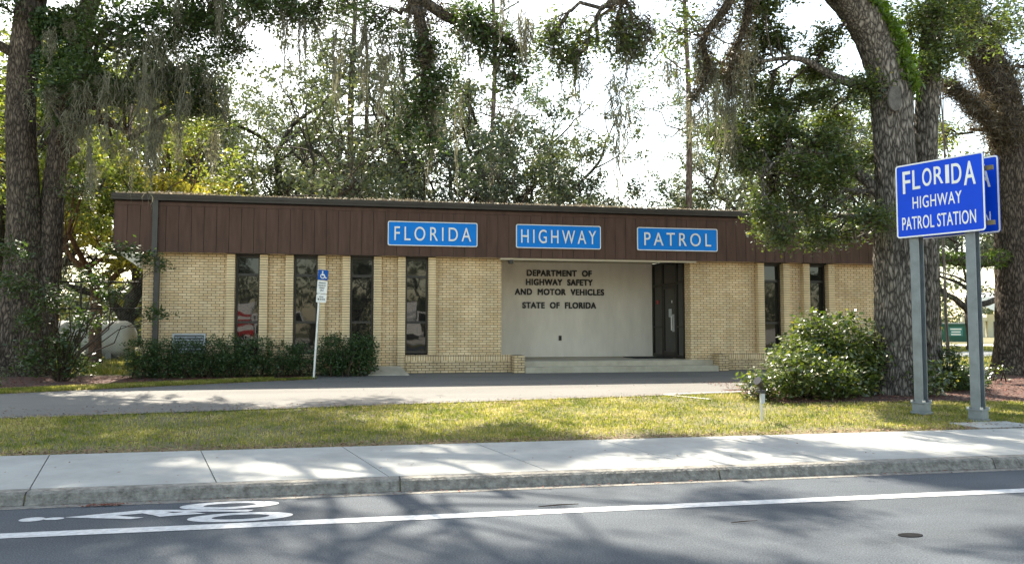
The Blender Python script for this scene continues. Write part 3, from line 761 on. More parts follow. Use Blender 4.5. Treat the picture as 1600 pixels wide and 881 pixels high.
# ------------------------------------------------------------------ big roadside sign on two posts
RS = empty('road_sign', (9.1, 11.1, .17), 'tall royal blue FLORIDA HIGHWAY PATROL STATION sign on two grey steel posts', 'sign')
near = Vector((9.56, 10.68, 0)); far = Vector((9.0, 12.01, 0))
t = (near - far).normalized(); nrm = Vector((t.y, -t.x, 0))            # nrm points to the viewer's side
if nrm.dot(Vector((0, 0, 0)) - near) < 0: nrm = -nrm
SWd = (near - far).length; SHt = 1.24; SZc = 3.74
ctr = (near + far) / 2
zax = t.cross(Vector((0, 0, 1)))
xdir = t if t.cross(Vector((0, 0, 1))).dot(nrm) > 0 else -t
def signface(origin): return frame_m(origin, xdir, (0, 0, 1))
def sign_panel(off, name):
    o = ctr + nrm * off; o.z = SZc
    p = MB().prism(rrect(SWd, SHt, .05), .012, signface(o)).build(name, M['roadblue'], RS)
    MB().ring(rrect(SWd - .004, SHt - .004, .05), rrect(SWd - .05, SHt - .05, .03), .003, signface(o + nrm * .0125)).build('border', M['white'], p)
    face = lambda x, z: signface(o + nrm * .0125 + xdir * x + Vector((0, 0, z)))
    hs = (1.0, .86, .79, .77, .80, .86, 1.0)
    ws = (.125, .125, .15, .145, .055, .15, .17); gap = .043
    tot = sum(ws) + gap * 6; x = -tot / 2; topz = .50
    for ch, hh, w in zip('FLORIDA', hs, ws):
        h = .37 * hh
        text('lettering', ch, w, h, face(x + w / 2, topz - h / 2), M['white'], p, bold=.010, depth=.004); x += w + gap
    text('lettering', 'HIGHWAY', .80, .20, face(-.03, -.045), M['white'], p, bold=.006, spacing=1.1, depth=.004)
    text('lettering', 'PATROL STATION', 1.20, .215, face(-.02, -.38), M['white'], p, bold=.006, spacing=1.06, depth=.004)
    return p
sign_panel(0, 'sign_panel'); sign_panel(-.46, 'sign_panel')
for z in (3.24, 4.10):
    o = ctr - nrm * .03; o.z = z
    MB().box(-SWd / 2 + .1, SWd / 2 + .10, -.035, .035, -.05, .0, signface(o)).build('bracket', M['wood'], RS)
for f_, zb in ((.17, .21), (.80, .17)):
    c = far + (near - far) * f_ - nrm * .15
    P4 = Matrix.Translation((c.x, c.y, 0)) @ signface(Vector((0, 0, 0))).to_3x3().to_4x4()
    # local x along the sign, y up, z to viewer : an I-beam
    ib = MB()
    w, d = .15, .155
    ib.box(-w / 2, w / 2, zb + .16, 4.3, d / 2 - .014, d / 2, P4).box(-w / 2, w / 2, zb + .16, 4.3, -d / 2, -d / 2 + .014, P4).box(-.008, .008, zb + .16, 4.3, -d / 2 + .0145, d / 2 - .0145, P4)
    post = ib.build('post', M['galv'], RS)
    MB().box(-.105, .105, zb + .015, zb + .145, -.105, .105, P4).box(-.12, .12, zb + .147, zb + .168, -.12, .12, P4).box(-.125, .125, zb - .03, zb + .013, -.125, .125, P4).build('base_plate', M['galv'], post, bevel=.006)
    bt = MB()
    for sx in (-.10, .10):
        for sz in (-.10, .10): bt.box(sx - .018, sx + .018, zb + .171, zb + .205, sz - .018, sz + .018, P4)
    bt.build('bolt', M['aluminium'], post)
tag(MB().box(8.85, 9.85, 10.12, 10.75, .10, .172).build('footing_pad', M['concrete'], RS, bevel=.01))

# ------------------------------------------------------------------ spotlight on a stake
SL = empty('spotlight', (6.13, 11.44, .17), 'small black spotlight and grey junction box on a stake in the grass', 'light')
MB().tube([(6.13, 11.44, .1), (6.13, 11.44, .62)], .021, 8).build('stake', M['aluminium'], SL)
MB().box(6.11, 6.17, 11.40, 11.46, .44, .60).build('junction_box', M['greybox'], SL, bevel=.008)
MB().box(6.075, 6.175, 11.39, 11.49, .605, .65).tube([(6.13, 11.44, .65), (6.12, 11.44, .70)], .018, 8).build('box_lid', M['lamp'], SL)
MB().tube([(6.135, 11.44, .69), (6.11, 11.43, .73), (6.07, 11.41, .785), (6.045, 11.40, .80)], [.035, .05, .065, .068], 14).build('lamp_head', M['lamp'], SL, smooth=False)

# ------------------------------------------------------------------ litter on the road
lr = np.random.default_rng(77)
tag(MB().tube([(1.60, 7.05, .012), (1.78, 7.07, .016), (1.98, 7.09, .012)], [.004, .006, .003], 6).build('fallen_stick', M['twig']), 'short dark stick lying on the asphalt between kerb and white line', 'stick')
tag(MB().tube([(3.02, 6.18, .010), (3.12, 6.19, .014), (3.27, 6.21, .010)], [.003, .0045, .002], 6).build('fallen_stick', M['twig']), 'thin brown stick lying on the asphalt on the near side of the white line', 'stick')
tag(MB().prism(circ(.06, 24, .10), .004, Matrix.Translation((4.22, 5.58, .001))).build('valve_cover', M['stain']), 'small dark oval cover set in the road', 'valve cover')
def litter(name, C, size, material, rng, label=None):
    V = leaf_arrays(C, size, rng, aspect=.5)
    V4 = V.reshape(-1, 4, 3); zc = V4[:, :, 2].mean(1, keepdims=True); V4[:, :, 2] = zc + (V4[:, :, 2] - zc) * .25
    o = np_mesh(name, V4.reshape(-1, 3), quads(len(V4)), material); o['kind'] = 'stuff'; return o
def scatter(n, fx, fy, off): 
    X = fx(n); Y = fy(n, X); return np.stack([X, Y, np.array([zg(v) for v in Y]) + off], 1)
P = [scatter(420, lambda n: lr.uniform(-6, 12, n), lambda n, X: 7.96 - np.abs(lr.normal(0, .07, n)), .034 - .014),
     scatter(150, lambda n: -2.25 + lr.normal(0, .10, n), lambda n, X: 7.87 + lr.normal(0, .025, n), .02 + .01)]
P = [np.concatenate([p[:, :2], np.full((len(p), 1), .014)], 1) for p in P]
litter('red_leaf_litter', np.concatenate(P), .035, M['litterred'], lr)
G = [scatter(9000, lambda n: lr.uniform(-9, 20, n), lambda n, X: 10.07 + np.abs(lr.normal(0, .20, n)), .02),
     scatter(7000, lambda n: lr.uniform(-9, 14, n), lambda n, X: lr.uniform(10.1, 14.5, n), .035),
     scatter(900, lambda n: lr.uniform(-9, 12, n), lambda n, X: np.array([lot_front(v) for v in X]) + np.abs(lr.normal(0, .15, n)), .014),
     scatter(260, lambda n: lr.uniform(-9, 12, n), lambda n, X: lr.uniform(14.2, 20, n), .014),
     scatter(120, lambda n: 2.62 + lr.normal(0, .16, n), lambda n, X: 14.25 + lr.normal(0, .09, n), .018),
     scatter(1800, lambda n: lr.uniform(-9, -1, n), lambda n, X: np.array([lot_back(v) for v in X]) + lr.normal(0, .2, n) + .1, .02),
     scatter(3500, lambda n: lr.uniform(12, 22, n), lambda n, X: lr.uniform(12.6, 19, n), .02)]
litter('leaf_litter', np.concatenate(G), .048, M['litter'], lr)
S_ = scatter(160, lambda n: lr.uniform(-6, 12, n), lambda n, X: lr.uniform(8.2, 10, n), .0); S_[:, 2] = .122 + (S_[:, 1] - 8.1) * .018 + .012
litter('sidewalk_leaf_litter', S_, .035, M['litter'], lr)

# mulch chips
mc = np.random.default_rng(9)
C1 = np.stack([mc.uniform(-11.3, .3, 9000), mc.uniform(16, 21.4, 9000), np.zeros(9000)], 1)
C1 = C1[[c[1] > lot_back(min(c[0], -1.0)) + (.95 if c[0] < -2 else .4) for c in C1]]
C2 = np.stack([mc.uniform(7.8, 21, 9000), mc.uniform(12.8, 17.5, 9000), np.zeros(9000)], 1)
C2 = C2[[c[1] > 13.4 - .02 * (c[0] - 10) - .6 * math.exp(-((c[0] - 14.5) / 2.5) ** 2) for c in C2]]
C = np.concatenate([C1, C2]); C[:, 2] = [zg(v) + .02 for v in C[:, 1]]
litter('mulch_chips', C, .06, M['litterred'], mc)

# ------------------------------------------------------------------ grass
def grass_mat():
    m = bpy.data.materials.new('grass_blade'); m.use_nodes = True
    t = m.node_tree; n = t.nodes; p = n['Principled BSDF']; out = n['Material Output']
    g = n.new('ShaderNodeNewGeometry')
    nz = n.new('ShaderNodeTexNoise'); nz.inputs['Scale'].default_value = 1.7; nz.inputs['Detail'].default_value = 7; nz.inputs['Roughness'].default_value = .62; t.links.new(g.outputs['Position'], nz.inputs['Vector'])
    ma = n.new('ShaderNodeMath'); ma.operation = 'MULTIPLY_ADD'; ma.inputs[1].default_value = .42; t.links.new(g.outputs['Random Per Island'], ma.inputs[0])
    mb_ = n.new('ShaderNodeMath'); mb_.operation = 'MULTIPLY_ADD'; mb_.inputs[1].default_value = 1.9; mb_.inputs[2].default_value = -.68; t.links.new(nz.outputs[0], mb_.inputs[0]); t.links.new(mb_.outputs[0], ma.inputs[2])
    rp = n.new('ShaderNodeValToRGB'); e = rp.color_ramp.elements
    e[0].position = .15; e[0].color = (.12, .165, .025, 1); e[1].position = .85; e[1].color = (.62, .53, .25, 1)
    k = e.new(.42); k.color = (.27, .29, .04, 1); k = e.new(.64); k.color = (.46, .41, .085, 1)
    t.links.new(ma.outputs[0], rp.inputs[0]); t.links.new(rp.outputs[0], p.inputs['Base Color'])
    p.inputs['Roughness'].default_value = .6
    tr = n.new('ShaderNodeBsdfTranslucent'); t.links.new(rp.outputs[0], tr.inputs[0])
    ms = n.new('ShaderNodeMixShader'); ms.inputs[0].default_value = .5
    t.links.new(p.outputs[0], ms.inputs[1]); t.links.new(tr.outputs[0], ms.inputs[2]); t.links.new(ms.outputs[0], out.inputs[0])
    return m
M['grass'] = grass_mat()
def grass(name, XY, hgt, rng, wid=.007):
    n = len(XY)
    zz = np.interp(XY[:, 1], [a for a, _ in ZY], [b for _, b in ZY]) - .012
    th = rng.uniform(0, 6.283, n); L = hgt * rng.uniform(.45, 1.35, n)
    lean = rng.uniform(.1, .75, n)
    dx, dy = np.cos(th) * lean * L, np.sin(th) * lean * L
    wx, wy = -np.sin(th) * wid, np.cos(th) * wid
    b = np.stack([XY[:, 0], XY[:, 1], zz], 1)
    w = np.stack([wx, wy, np.zeros(n)], 1); w *= rng.uniform(.6, 1.3, n)[:, None]
    m_ = b + np.stack([dx * .4, dy * .4, L * .6], 1); tp = b + np.stack([dx, dy, L], 1)
    V = np.stack([b - w, b + w, m_ + w * .7, tp, m_ - w * .7], axis=1).reshape(-1, 3)
    F = np.arange(n * 5, dtype=np.int32).reshape(n, 5)
    o = np_mesh(name, V, F, M['grass']); o['kind'] = 'stuff'; return o
gr = np.random.default_rng(3)
n = 250000
X = gr.uniform(-8.5, 21, n); Y = 10.06 + (gr.uniform(0, 1, n) ** 1.05) * 5.8
lim = np.where(X < 12, 13.47 + .135 * (X + 5.3), 99)
lim2 = np.where(X > 7.6, 13.4 - .02 * (X - 10) - .6 * np.exp(-((X - 14.5) / 2.5) ** 2), 99)
dens = .72 + .28 * np.sin(X * 1.9 + 1) * np.sin(Y * 2.3) + .2 * np.sin(X * .7)
edge = np.clip((Y - 10.10 - .12 * np.sin(X * 2.1) - .08 * np.sin(X * 5.3)) / .75, .0, 1)
k = (Y < np.minimum(lim, lim2) + gr.normal(0, .04, n)) & (gr.uniform(0, 1, n) < dens * edge)
grass('lawn_grass', np.stack([X[k], Y[k]], 1), .040, gr, wid=.0055)
n = 60000
X = gr.uniform(-12, -.9, n); lb = np.array([lot_back(v) for v in X]); Y = lb + gr.uniform(.02, 1.05, n)
k = (Y < lb + np.where(X < -2, 1.0, .4))
grass('verge_grass', np.stack([X[k], Y[k]], 1), .06, gr)
n = 70000
X = gr.uniform(-22, -5.6, n); Y = gr.uniform(22.5, 42, n)
grass('back_lawn_grass', np.stack([X, Y], 1), .12, gr, wid=.014)
n = 50000
X = gr.uniform(15, 50, n); Y = gr.uniform(19, 46, n)
k = ~((Y > 30) & (Y < 36)) & (X > 17.5)
grass('side_lawn_grass', np.stack([X, Y], 1)[k], .10, gr, wid=.014)
#PART2
# ------------------------------------------------------------------ trees: shared growing code
def smooth_path(pts, sub=4):
    P = [np.array(p, float) for p in pts]; out = []
    for i in range(len(P) - 1):
        p0 = P[max(i - 1, 0)]; p1 = P[i]; p2 = P[i + 1]; p3 = P[min(i + 2, len(P) - 1)]
        for k in range(sub):
            t = k / sub
            out.append(.5 * ((2 * p1) + (-p0 + p2) * t + (2 * p0 - 5 * p1 + 4 * p2 - p3) * t * t + (-p0 + 3 * p1 - 3 * p2 + p3) * t ** 3))
    out.append(P[-1]); return out
def lerp_list(r, n): return list(np.interp(np.linspace(0, 1, n), np.linspace(0, 1, len(r)), r))
def unit(v): return v / (np.linalg.norm(v) + 1e-9)
def limb_to(rng, a, b, ra, rb, gnarl=.12, n=7):
    a = np.array(a, float); b = np.array(b, float); L = np.linalg.norm(b - a); n = max(3, min(n, int(L / .25) + 2))
    P = [a]
    up = np.array([0, 0, .18 * L])
    for k in range(1, n):
        t = k / n; P.append(a + (b - a) * t + up * math.sin(math.pi * t) * .5 + rng.normal(0, gnarl * L * .35, 3) * math.sin(math.pi * t))
    P.append(b)
    return P, list(np.linspace(ra, rb, len(P)))
def grow(rng, p, d, L, r, lev, maxlev, out, gnarl=.22, up=.05, kids=(3, 4), ang=(.5, 1.05), ratio=.66, seg=.55):
    n = max(3, int(L / seg)); st = L / n; P = [p]; Rr = [r]; D = [d]
    for i in range(n):
        d = unit(d + rng.normal(0, gnarl, 3) + np.array([0, 0, up])); p = p + d * st
        P.append(p); Rr.append(r * (1 - .5 * (i + 1) / n)); D.append(d)
    out['tubes'].append((P, Rr, lev))
    if lev >= maxlev:
        out['tips'].append(P[-1]); out['tips'].append(P[len(P) // 2]); return
    if lev == maxlev - 1: out['tips'].append(P[-1])
    if lev >= 1:
        for q in P[1:]:
            if q[2] > 3: out['hang'].append(q)
    for k in range(rng.integers(kids[0], kids[1] + 1)):
        i = len(P) - 1 if k == 0 else rng.integers(max(1, len(P) // 2), len(P))
        a = rng.uniform(*ang) * (.55 if k == 0 else 1); az = rng.uniform(0, 6.283)
        dd = D[i]; e = unit(np.cross(dd, rng.normal(size=3))); f = np.cross(dd, e)
        nd = unit(dd * math.cos(a) + (e * math.cos(az) + f * math.sin(az)) * math.sin(a))
        grow(rng, P[i], nd, L * ratio * rng.uniform(.75, 1.15), Rr[i] * rng.uniform(.58, .80), lev + 1, maxlev, out, gnarl, up, kids, ang, ratio, seg)
def far_oak(base, h, seed, label, material='leaf_far', bark='barkfar', lean=(0, 0), spread=1.0, per=55, size=.17, nmoss=26, trunk=.2, limbs=4, group='trees behind the office', sig=.42, cat='tree', name='live_oak', rad=None, mosslen=(.5, 1.9), hs=1.32, keep=.58):
    rng = np.random.default_rng(seed); z0 = zg(base[1]) - .1
    T = empty(name, (base[0], base[1], z0), label, cat, group)
    p = np.array([base[0], base[1], z0]); out = dict(tubes=[], tips=[], hang=[])
    d = unit(np.array([lean[0], lean[1], 1.0])); L = h * trunk; n = 5; h = h * hs; P = [p]; r0 = rad or h * .026; Rr = [r0 * 1.25]
    for i in range(n):
        d = unit(d + rng.normal(0, .06, 3)); p = p + d * L / n; P.append(p); Rr.append(r0 * (1 - .2 * i / n))
    out['tubes'].append((P, Rr, 0))
    for k in range(limbs):
        az = 6.283 * (k + rng.uniform(-.25, .25)) / limbs; a = rng.uniform(.35, .85) * spread
        nd = unit(np.array([math.cos(az) * math.sin(a), math.sin(az) * math.sin(a), math.cos(a)]))
        grow(rng, P[-1 - (k % 2)], nd, h * .33 * rng.uniform(.85, 1.15), r0 * rng.uniform(.5, .7), 1, 4, out)
    tr = MB(); br = MB()
    for P, Rr, lev in out['tubes']:
        (tr if lev == 0 else br).tube(P, Rr, 10 if lev == 0 else (7 if lev < 3 else 4), cap=lev == 0)
    tr.build('trunk', M[bark], T, smooth=True); br.build('branch', M[bark], T, smooth=True)
    tp = np.array(out['tips']); tp = tp[rng.uniform(0, 1, len(tp)) < keep]
    C = cluster_points(tp, int(per * 1.5), sig * .72, rng, .6)
    leaves('crown', C, size * 1.05, rng, M[material], T, aspect=.5)
    if nmoss and out['hang']:
        hg = [out['hang'][i] for i in rng.integers(0, len(out['hang']), nmoss)]
        moss('spanish_moss', [(q[0], q[1], q[2], rng.uniform(*mosslen), rng.uniform(.05, .16), 12) for q in hg], rng, T, width=.028)
    return T
def pine(base, h, seed, label, r=.17, first=.35, group='slender tall trees behind the office', lean=0.0, dens=1.0):
    rng = np.random.default_rng(seed); z0 = zg(base[1]) - .1
    T = empty('pine_tree', (base[0], base[1], z0), label, 'tree', group)
    P = []; x = base[0]
    for k in range(13):
        t = k / 12; P.append(np.array([base[0] + lean * t * h + .12 * math.sin(k * .9 + seed), base[1] + .1 * math.sin(k * 1.3), z0 + h * t]))
    MB().tube(P, list(np.linspace(r, r * .3, 13)), 9).build('trunk', M['barkpine'], T, smooth=True)
    br = MB(); tips = []; hang = []
    for k in range(int(30 * dens)):
        t = rng.uniform(first, 1.0); i = t * 12; a = P[int(i)] + (P[min(12, int(i) + 1)] - P[int(i)]) * (i % 1)
        az = rng.uniform(0, 6.283); L = h * .15 * (1.25 - t) * rng.uniform(.6, 1.3) + .5
        b = a + np.array([math.cos(az) * L, math.sin(az) * L, L * rng.uniform(-.05, .5)])
        Q, Rr = limb_to(rng, a, b, .05, .015, .25); br.tube(Q, Rr, 5, cap=False)
        tips += [Q[-1], Q[-2]]; hang.append(Q[len(Q) // 2])
        for q in range(3):
            s_ = Q[rng.integers(len(Q) // 2, len(Q))]; e = s_ + rng.normal(0, .5, 3) + np.array([0, 0, .15]); br.tube([s_, (s_ + e) / 2 + rng.normal(0, .06, 3), e], [.018, .014, .008], 4, cap=False); tips.append(e)
    br.build('branch', M['barkpine'], T, smooth=True)
    C = cluster_points(tips, 34, .26, rng)
    leaves('crown', C, .19, rng, M['needle'], T, aspect=.22)
    moss('spanish_moss', [(q[0], q[1], q[2], rng.uniform(.4, 1.3), .06, 9) for q in hang[::2]], rng, T, width=.025)
    return T
def furrowed(path, rad, rng, flare=.3, seg=72, ring=.075):
    P = np.array(smooth_path(path, 14)); d = np.r_[0, np.cumsum(np.linalg.norm(np.diff(P, axis=0), axis=1))]
    n = max(8, int(d[-1] / ring)); sv = np.linspace(0, d[-1], n)
    Q = np.stack([np.interp(sv, d, P[:, k]) for k in range(3)], 1)
    Rv = np.interp(np.linspace(0, 1, n), np.linspace(0, 1, len(rad)), rad)
    T = np.gradient(Q, axis=0); T /= np.linalg.norm(T, axis=1)[:, None]
    u = np.cross(T, np.array([0, 1, .15])); u /= np.linalg.norm(u, axis=1)[:, None]; w = np.cross(T, u)
    a = np.linspace(0, 2 * np.pi, seg, endpoint=False)[None, :]; S = sv[:, None]
    f = np.zeros((n, seg))
    for k in range(9): f += rng.uniform(.5, 1) * np.sin(int(rng.integers(9, 24)) * a + rng.uniform(-2.2, 2.2) * S + rng.uniform(0, 6.28) + .9 * np.sin(rng.uniform(2, 5) * S + 3 * a.round(1)))
    f = 1 - np.abs(np.tanh(f * .8)) ** .7
    blk = np.zeros((n, seg))
    for k in range(4): blk += np.sin(int(rng.integers(3, 9)) * a + rng.uniform(14, 30) * S + rng.uniform(0, 6.28))
    big = .035 * np.sin(2 * a + .5 * S + 1) + .03 * np.sin(3 * a - .8 * S) + .02 * np.sin(5 * a + 1.3 * S)
    fl = flare * np.exp(-S / .35) * (.5 + .5 * np.sin(5 * a + 1.1)) + flare * .4 * np.exp(-S / .6)
    r = Rv[:, None] * (1 + big + fl) - np.minimum(.035, Rv[:, None] * .10) * f + .004 * blk
    V = Q[:, None, :] + u[:, None, :] * (np.cos(a) * r)[..., None] + w[:, None, :] * (np.sin(a) * r)[..., None]
    i = np.arange(n - 1)[:, None] * seg; j = np.arange(seg)[None, :]; jn = (j + 1) % seg
    F = np.stack([i + j, i + jn, i + seg + jn, i + seg + j], -1).reshape(-1, 4)
    return V.reshape(-1, 3), F
def near_tree(name, base, label, stems, blobs, seed, leafm, barkm, size=.075, group=None, cat='tree', stemseg=22, per=60, ncl=40, sig=.16, extra=None):
    """stems: (path, radii, part name); blobs: (centre, radius, clusters, leaf size, leaf material)"""
    rng = np.random.default_rng(seed); T = empty(name, base, label, cat, group)
    allp = []
    for pts, rad, pname in stems:
        P = smooth_path(pts, 5); Rr = lerp_list(rad, len(P))
        if pname == 'trunk':
            V_, F_ = furrowed(pts, rad, rng); o_ = np_mesh(pname, V_, F_, M[barkm], T)
            o_.data.polygons.foreach_set('use_smooth', np.ones(len(F_), dtype=bool))
        else: MB().tube(P, Rr, stemseg, lobes=.045, rough=.02, rng=rng).build(pname, M[barkm], T, smooth=True)
        allp += [(p, r) for p, r in zip(P, Rr)]
    AP = np.array([p for p, _ in allp]); AR = np.array([r for _, r in allp])
    br = MB(); byk = {}
    for b in blobs:
        c, r = np.array(b[0], float), b[1]; nc = b[2] if len(b) > 2 and b[2] else ncl; sz = b[3] if len(b) > 3 and b[3] else size; lm = b[4] if len(b) > 4 else leafm
        pr = b[5] if len(b) > 5 else per
        dd = np.linalg.norm(AP - c, axis=1) + np.maximum(0, AP[:, 2] - c[2]) * .6 + rng.uniform(0, .6, len(AP)); i = int(np.argmin(dd))
        L = np.linalg.norm(AP[i] - c)
        Q, Rr = limb_to(rng, AP[i], c, min(AR[i] * .5, .03 + .018 * L, .065 if c[2] > 12 else 9), .02, .2, 9); br.tube(Q, Rr, 6, cap=False)
        rr = (r, r, r * .8) if not hasattr(r, '__len__') else r
        K = ell_points(c, rr, nc, rng, .5)
        for q in K[:: max(1, nc // 12)]:
            s_ = Q[rng.integers(len(Q) // 2, len(Q))]; Q2, R2 = limb_to(rng, s_, q, .016, .006, .2, 4); br.tube(Q2, R2, 4, cap=False)
        byk.setdefault((sz, lm), []).append(cluster_points(K, pr, sig if sz < .1 else sig * 1.7, rng))
    if br.v: br.build('branch', M[barkm], T, smooth=True)
    for (sz, lm), Cs in byk.items():
        leaves('crown', np.concatenate(Cs), sz, rng, M[lm], T, aspect=.46, flat=sz < .12)
    return T, rng
def fuzz(path, rad, n, rng, name, material, parent, size=.12, out=.10, side=None, aspect=.13):
    """short leafy or ferny fuzz along a limb"""
    P = np.array(smooth_path(path, 6)); i = rng.integers(0, len(P) - 1, n); t = rng.uniform(0, 1, n)[:, None]
    c = P[i] * (1 - t) + P[i + 1] * t; rr = np.interp(i, np.linspace(0, len(P) - 1, len(rad)), rad)
    d = rng.normal(size=(n, 3)); d /= np.linalg.norm(d, axis=1)[:, None]
    if side is not None: d = d * .8 + np.array(side); d /= np.linalg.norm(d, axis=1)[:, None]
    C = c + d * (rr + np.abs(rng.normal(0, out, n)))[:, None]
    return leaves(name, C, size, rng, material, parent, aspect=aspect)

# canopy clumps overhead, above the picture: placed unseen to throw the dappled shade
cr = np.random.default_rng(23)
SUNNY = [(-1.31, 6.08, 0.42), (-0.96, 6.04, 0.3), (-0.22, 6.17, 0.5), (-0.45, 6.92, 0.3), (0.63, 5.64, 0.35), (2.21, 6.25, 0.3), (2.6, 6.01, 0.26), (4.08, 6.04, 0.38), (2.96, 5.65, 0.3), (4.69, 5.23, 0.38), (5.39, 6.14, 0.38), (3.3, 7.63, 0.34), (4.33, 7.33, 0.3), (2.3, 7.41, 0.22), (0.47, 7.35, 0.28), (-0.55, 8.37, 0.5), (-1.79, 9.4, 0.3), (1.06, 9.55, 0.4), (2.19, 7.91, 0.38), (3.04, 8.38, 0.6), (4.28, 8.93, 0.5), (4.62, 8.08, 0.6), (6.01, 8.85, 0.6), (7.48, 9.13, 0.6), (8.29, 8.98, 0.6), (0.28, 8.59, 0.3), (-4.11, 10.93, 0.4), (-0.54, 12.13, 0.5), (0.79, 12.46, 0.5), (1.79, 11.22, 0.35), (3.12, 12.01, 0.7), (4.28, 11.78, 0.8), (5.44, 11.56, 0.9), (6.71, 11.32, 0.8), (4.75, 10.5, 0.5), (7.17, 10.41, 0.7), (8.63, 10.53, 0.6)]      # ground spots (x, y, radius) kept sunny by gaps cut in the high canopy
can = []
for ix in range(24):
    for iy in range(9):
        sx = -10.0 + .92 * ix + cr.uniform(-.45, .45); sy = 2.6 + .92 * iy + cr.uniform(-.45, .45)
        z = cr.uniform(16.5, 21.5); r = cr.uniform(.5, .85)
        if cr.uniform() > (.95 if sx < 3.5 else .9): continue
        if any(math.hypot((sx - a) * .9, sy - b) < c * (.8 if b < 8 else 1) + r * .6 for a, b, c in SUNNY): continue
        can.append((sx - .1776 * z, sy + .8353 * z, z, (r, r, r * .6)))

# ---- right oak: two stems, arching limb to the left, low glossy foliage
OR_MAIN = [(11.0, 14.7, 0.10), (10.98, 14.7, 0.45), (10.96, 14.7, 0.98), (10.98, 14.7, 2.04), (10.98, 14.7, 3.1), (11.03, 14.7, 4.45), (10.98, 14.7, 5.53), (10.93, 14.7, 6.55), (10.78, 14.7, 7.25), (10.30, 14.6, 8.0), (9.35, 14.4, 8.7), (7.9, 14.2, 9.0), (6.34, 14.0, 8.84), (5.22, 13.8, 8.45), (4.68, 13.7, 7.62)]
OR_SEC = [(11.98, 15.3, 0.15), (12.03, 15.3, .7), (12.07, 15.3, 1.5), (12.14, 15.3, 3.18), (12.17, 15.3, 4.59), (12.22, 15.3, 5.74), (12.33, 15.3, 7.04), (12.5, 15.3, 8.37), (12.75, 15.3, 9.87), (13.1, 15.6, 12.02)]
lowr = np.random.default_rng(8)
low = []
while len(low) < 54:
    x = lowr.uniform(7.5, 11.0); z = lowr.uniform(3.45, 8.8); y = lowr.uniform(14.5, 16.6)
    if z < 4.3 and lowr.uniform() < .45: continue
    if x < 8.3 and z > 5.9 and lowr.uniform() < .65: continue
    if x > 10.5 and y < 15.1: continue
    if x < 8.35 and z < 5.0: continue
    if z > 6.6 and lowr.uniform() < .35: continue
    q = lowr.uniform(.32, .62); low.append(((x, y, z), (q, q, q * .42), int(34 * q)))
low += [((8.15, 14.8, 3.95), (.33, .3, .2), 12), ((10.1, 14.2, 3.85), (.5, .4, .25), 20), ((9.35, 14.9, 3.5), (.35, .3, .2), 12), ((8.45, 14.8, 3.4), (.33, .3, .18), 12), ((7.9, 15.2, 5.0), (.4, .4, .25), 14),
       ((12.1, 14.7, 8.3), .7, 34), ((12.4, 14.6, 7.6), .5, 22), ((11.9, 14.8, 7.2), .4, 14), ((12.9, 14.7, 9.0), .6, 24), ((12.0, 15.6, 8.2), .8, 34), ((12.6, 15.7, 7.4), .6, 24), ((11.85, 15.4, 9.3), .9, 34), ((13.6, 15.2, 8.9), .75, 26), ((14.3, 15.2, 8.3), .6, 20), ((11.5, 15.9, 7.0), .55, 20), ((11.7, 16.1, 6.2), .5, 16),
       ((4.3, 15.0, 7.25), .55, 20), ((4.7, 14.0, 7.0), .5, 22), ((3.6, 15.0, 7.3), .5, 18), ((5.0, 13.9, 6.9), .42, 16), ((4.05, 14.8, 6.75), .4, 14), ((6.6, 15.6, 7.9), .6, 18), ((7.2, 15.8, 7.2), .5, 14)]
orblobs = low
orblobs += [((x, y, z), r, 22, .14, 'leaf_oak', 46) for x, y, z, r in can if x >= 1.2]
OR, rng = near_tree('live_oak', (11.0, 14.7, .2), 'large grey barked oak behind the roadside sign, its thick limb arching left', [
    (OR_MAIN, [.60, .48, .44, .42, .40, .40, .41, .40, .36, .33, .30, .26, .22, .16, .10], 'trunk'), (OR_SEC, [.36, .31, .28, .26, .25, .24, .23, .22, .20, .14], 'trunk'),
    ([(10.9, 14.9, 4.3), (10.3, 15.0, 4.9), (9.5, 15.1, 5.3), (8.7, 15.1, 5.2), (8.1, 15.0, 4.7)], [.13, .10, .08, .06, .03], 'limb'),
    ([(10.6, 14.9, 6.7), (10.1, 15.3, 7.0), (9.3, 15.4, 7.4), (8.4, 15.4, 7.3)], [.12, .09, .06, .03], 'limb')],
    orblobs, 31, 'leaf_oak', 'bark', size=.085, per=64, sig=.15)
fuzz(OR_MAIN[7:12], [.43, .40, .37, .34, .30], 5200, rng, 'fern', M['fern'], OR, size=.15, out=.10, side=(.7, -.35, .55), aspect=.34)
fuzz(OR_SEC[:5], [.40, .33, .30], 1100, rng, 'ivy', M['leaf_dark'], OR, size=.10, out=.06)
MB().prism(circ(.27, 22, .18), .05, frame_m((10.74, 14.325, 6.30), (1, .15, 0), (0.05, 0, 1))).build('pruning_scar', M['scar'], OR, bevel=.02)
vn = MB()
for k in range(9):
    x = 11.95 + rng.uniform(0, .40); P = []
    for q in range(9):
        z = .3 + q * .85; P.append((x + rng.normal(0, .05) + .03 * q, 15.3 - .29 + .02 * q + rng.normal(0, .02), z))
    vn.tube(smooth_path(P, 2), .014, 5)
vn.build('vine', M['vine'], OR)
ma = []
for c in [(8.1, 14.7, 3.75), (8.45, 14.7, 3.5), (9.35, 14.8, 3.5), (9.5, 14.8, 3.3), (10.35, 14.2, 3.9), (10.45, 14.2, 3.6), (8.2, 14.9, 3.9), (9.0, 15, 4.0), (8.0, 15.2, 4.9)]: ma.append((c[0], c[1], c[2] + .2, rng.uniform(.5, .95), .07, 26))
moss('spanish_moss', ma, rng, OR, width=.012)
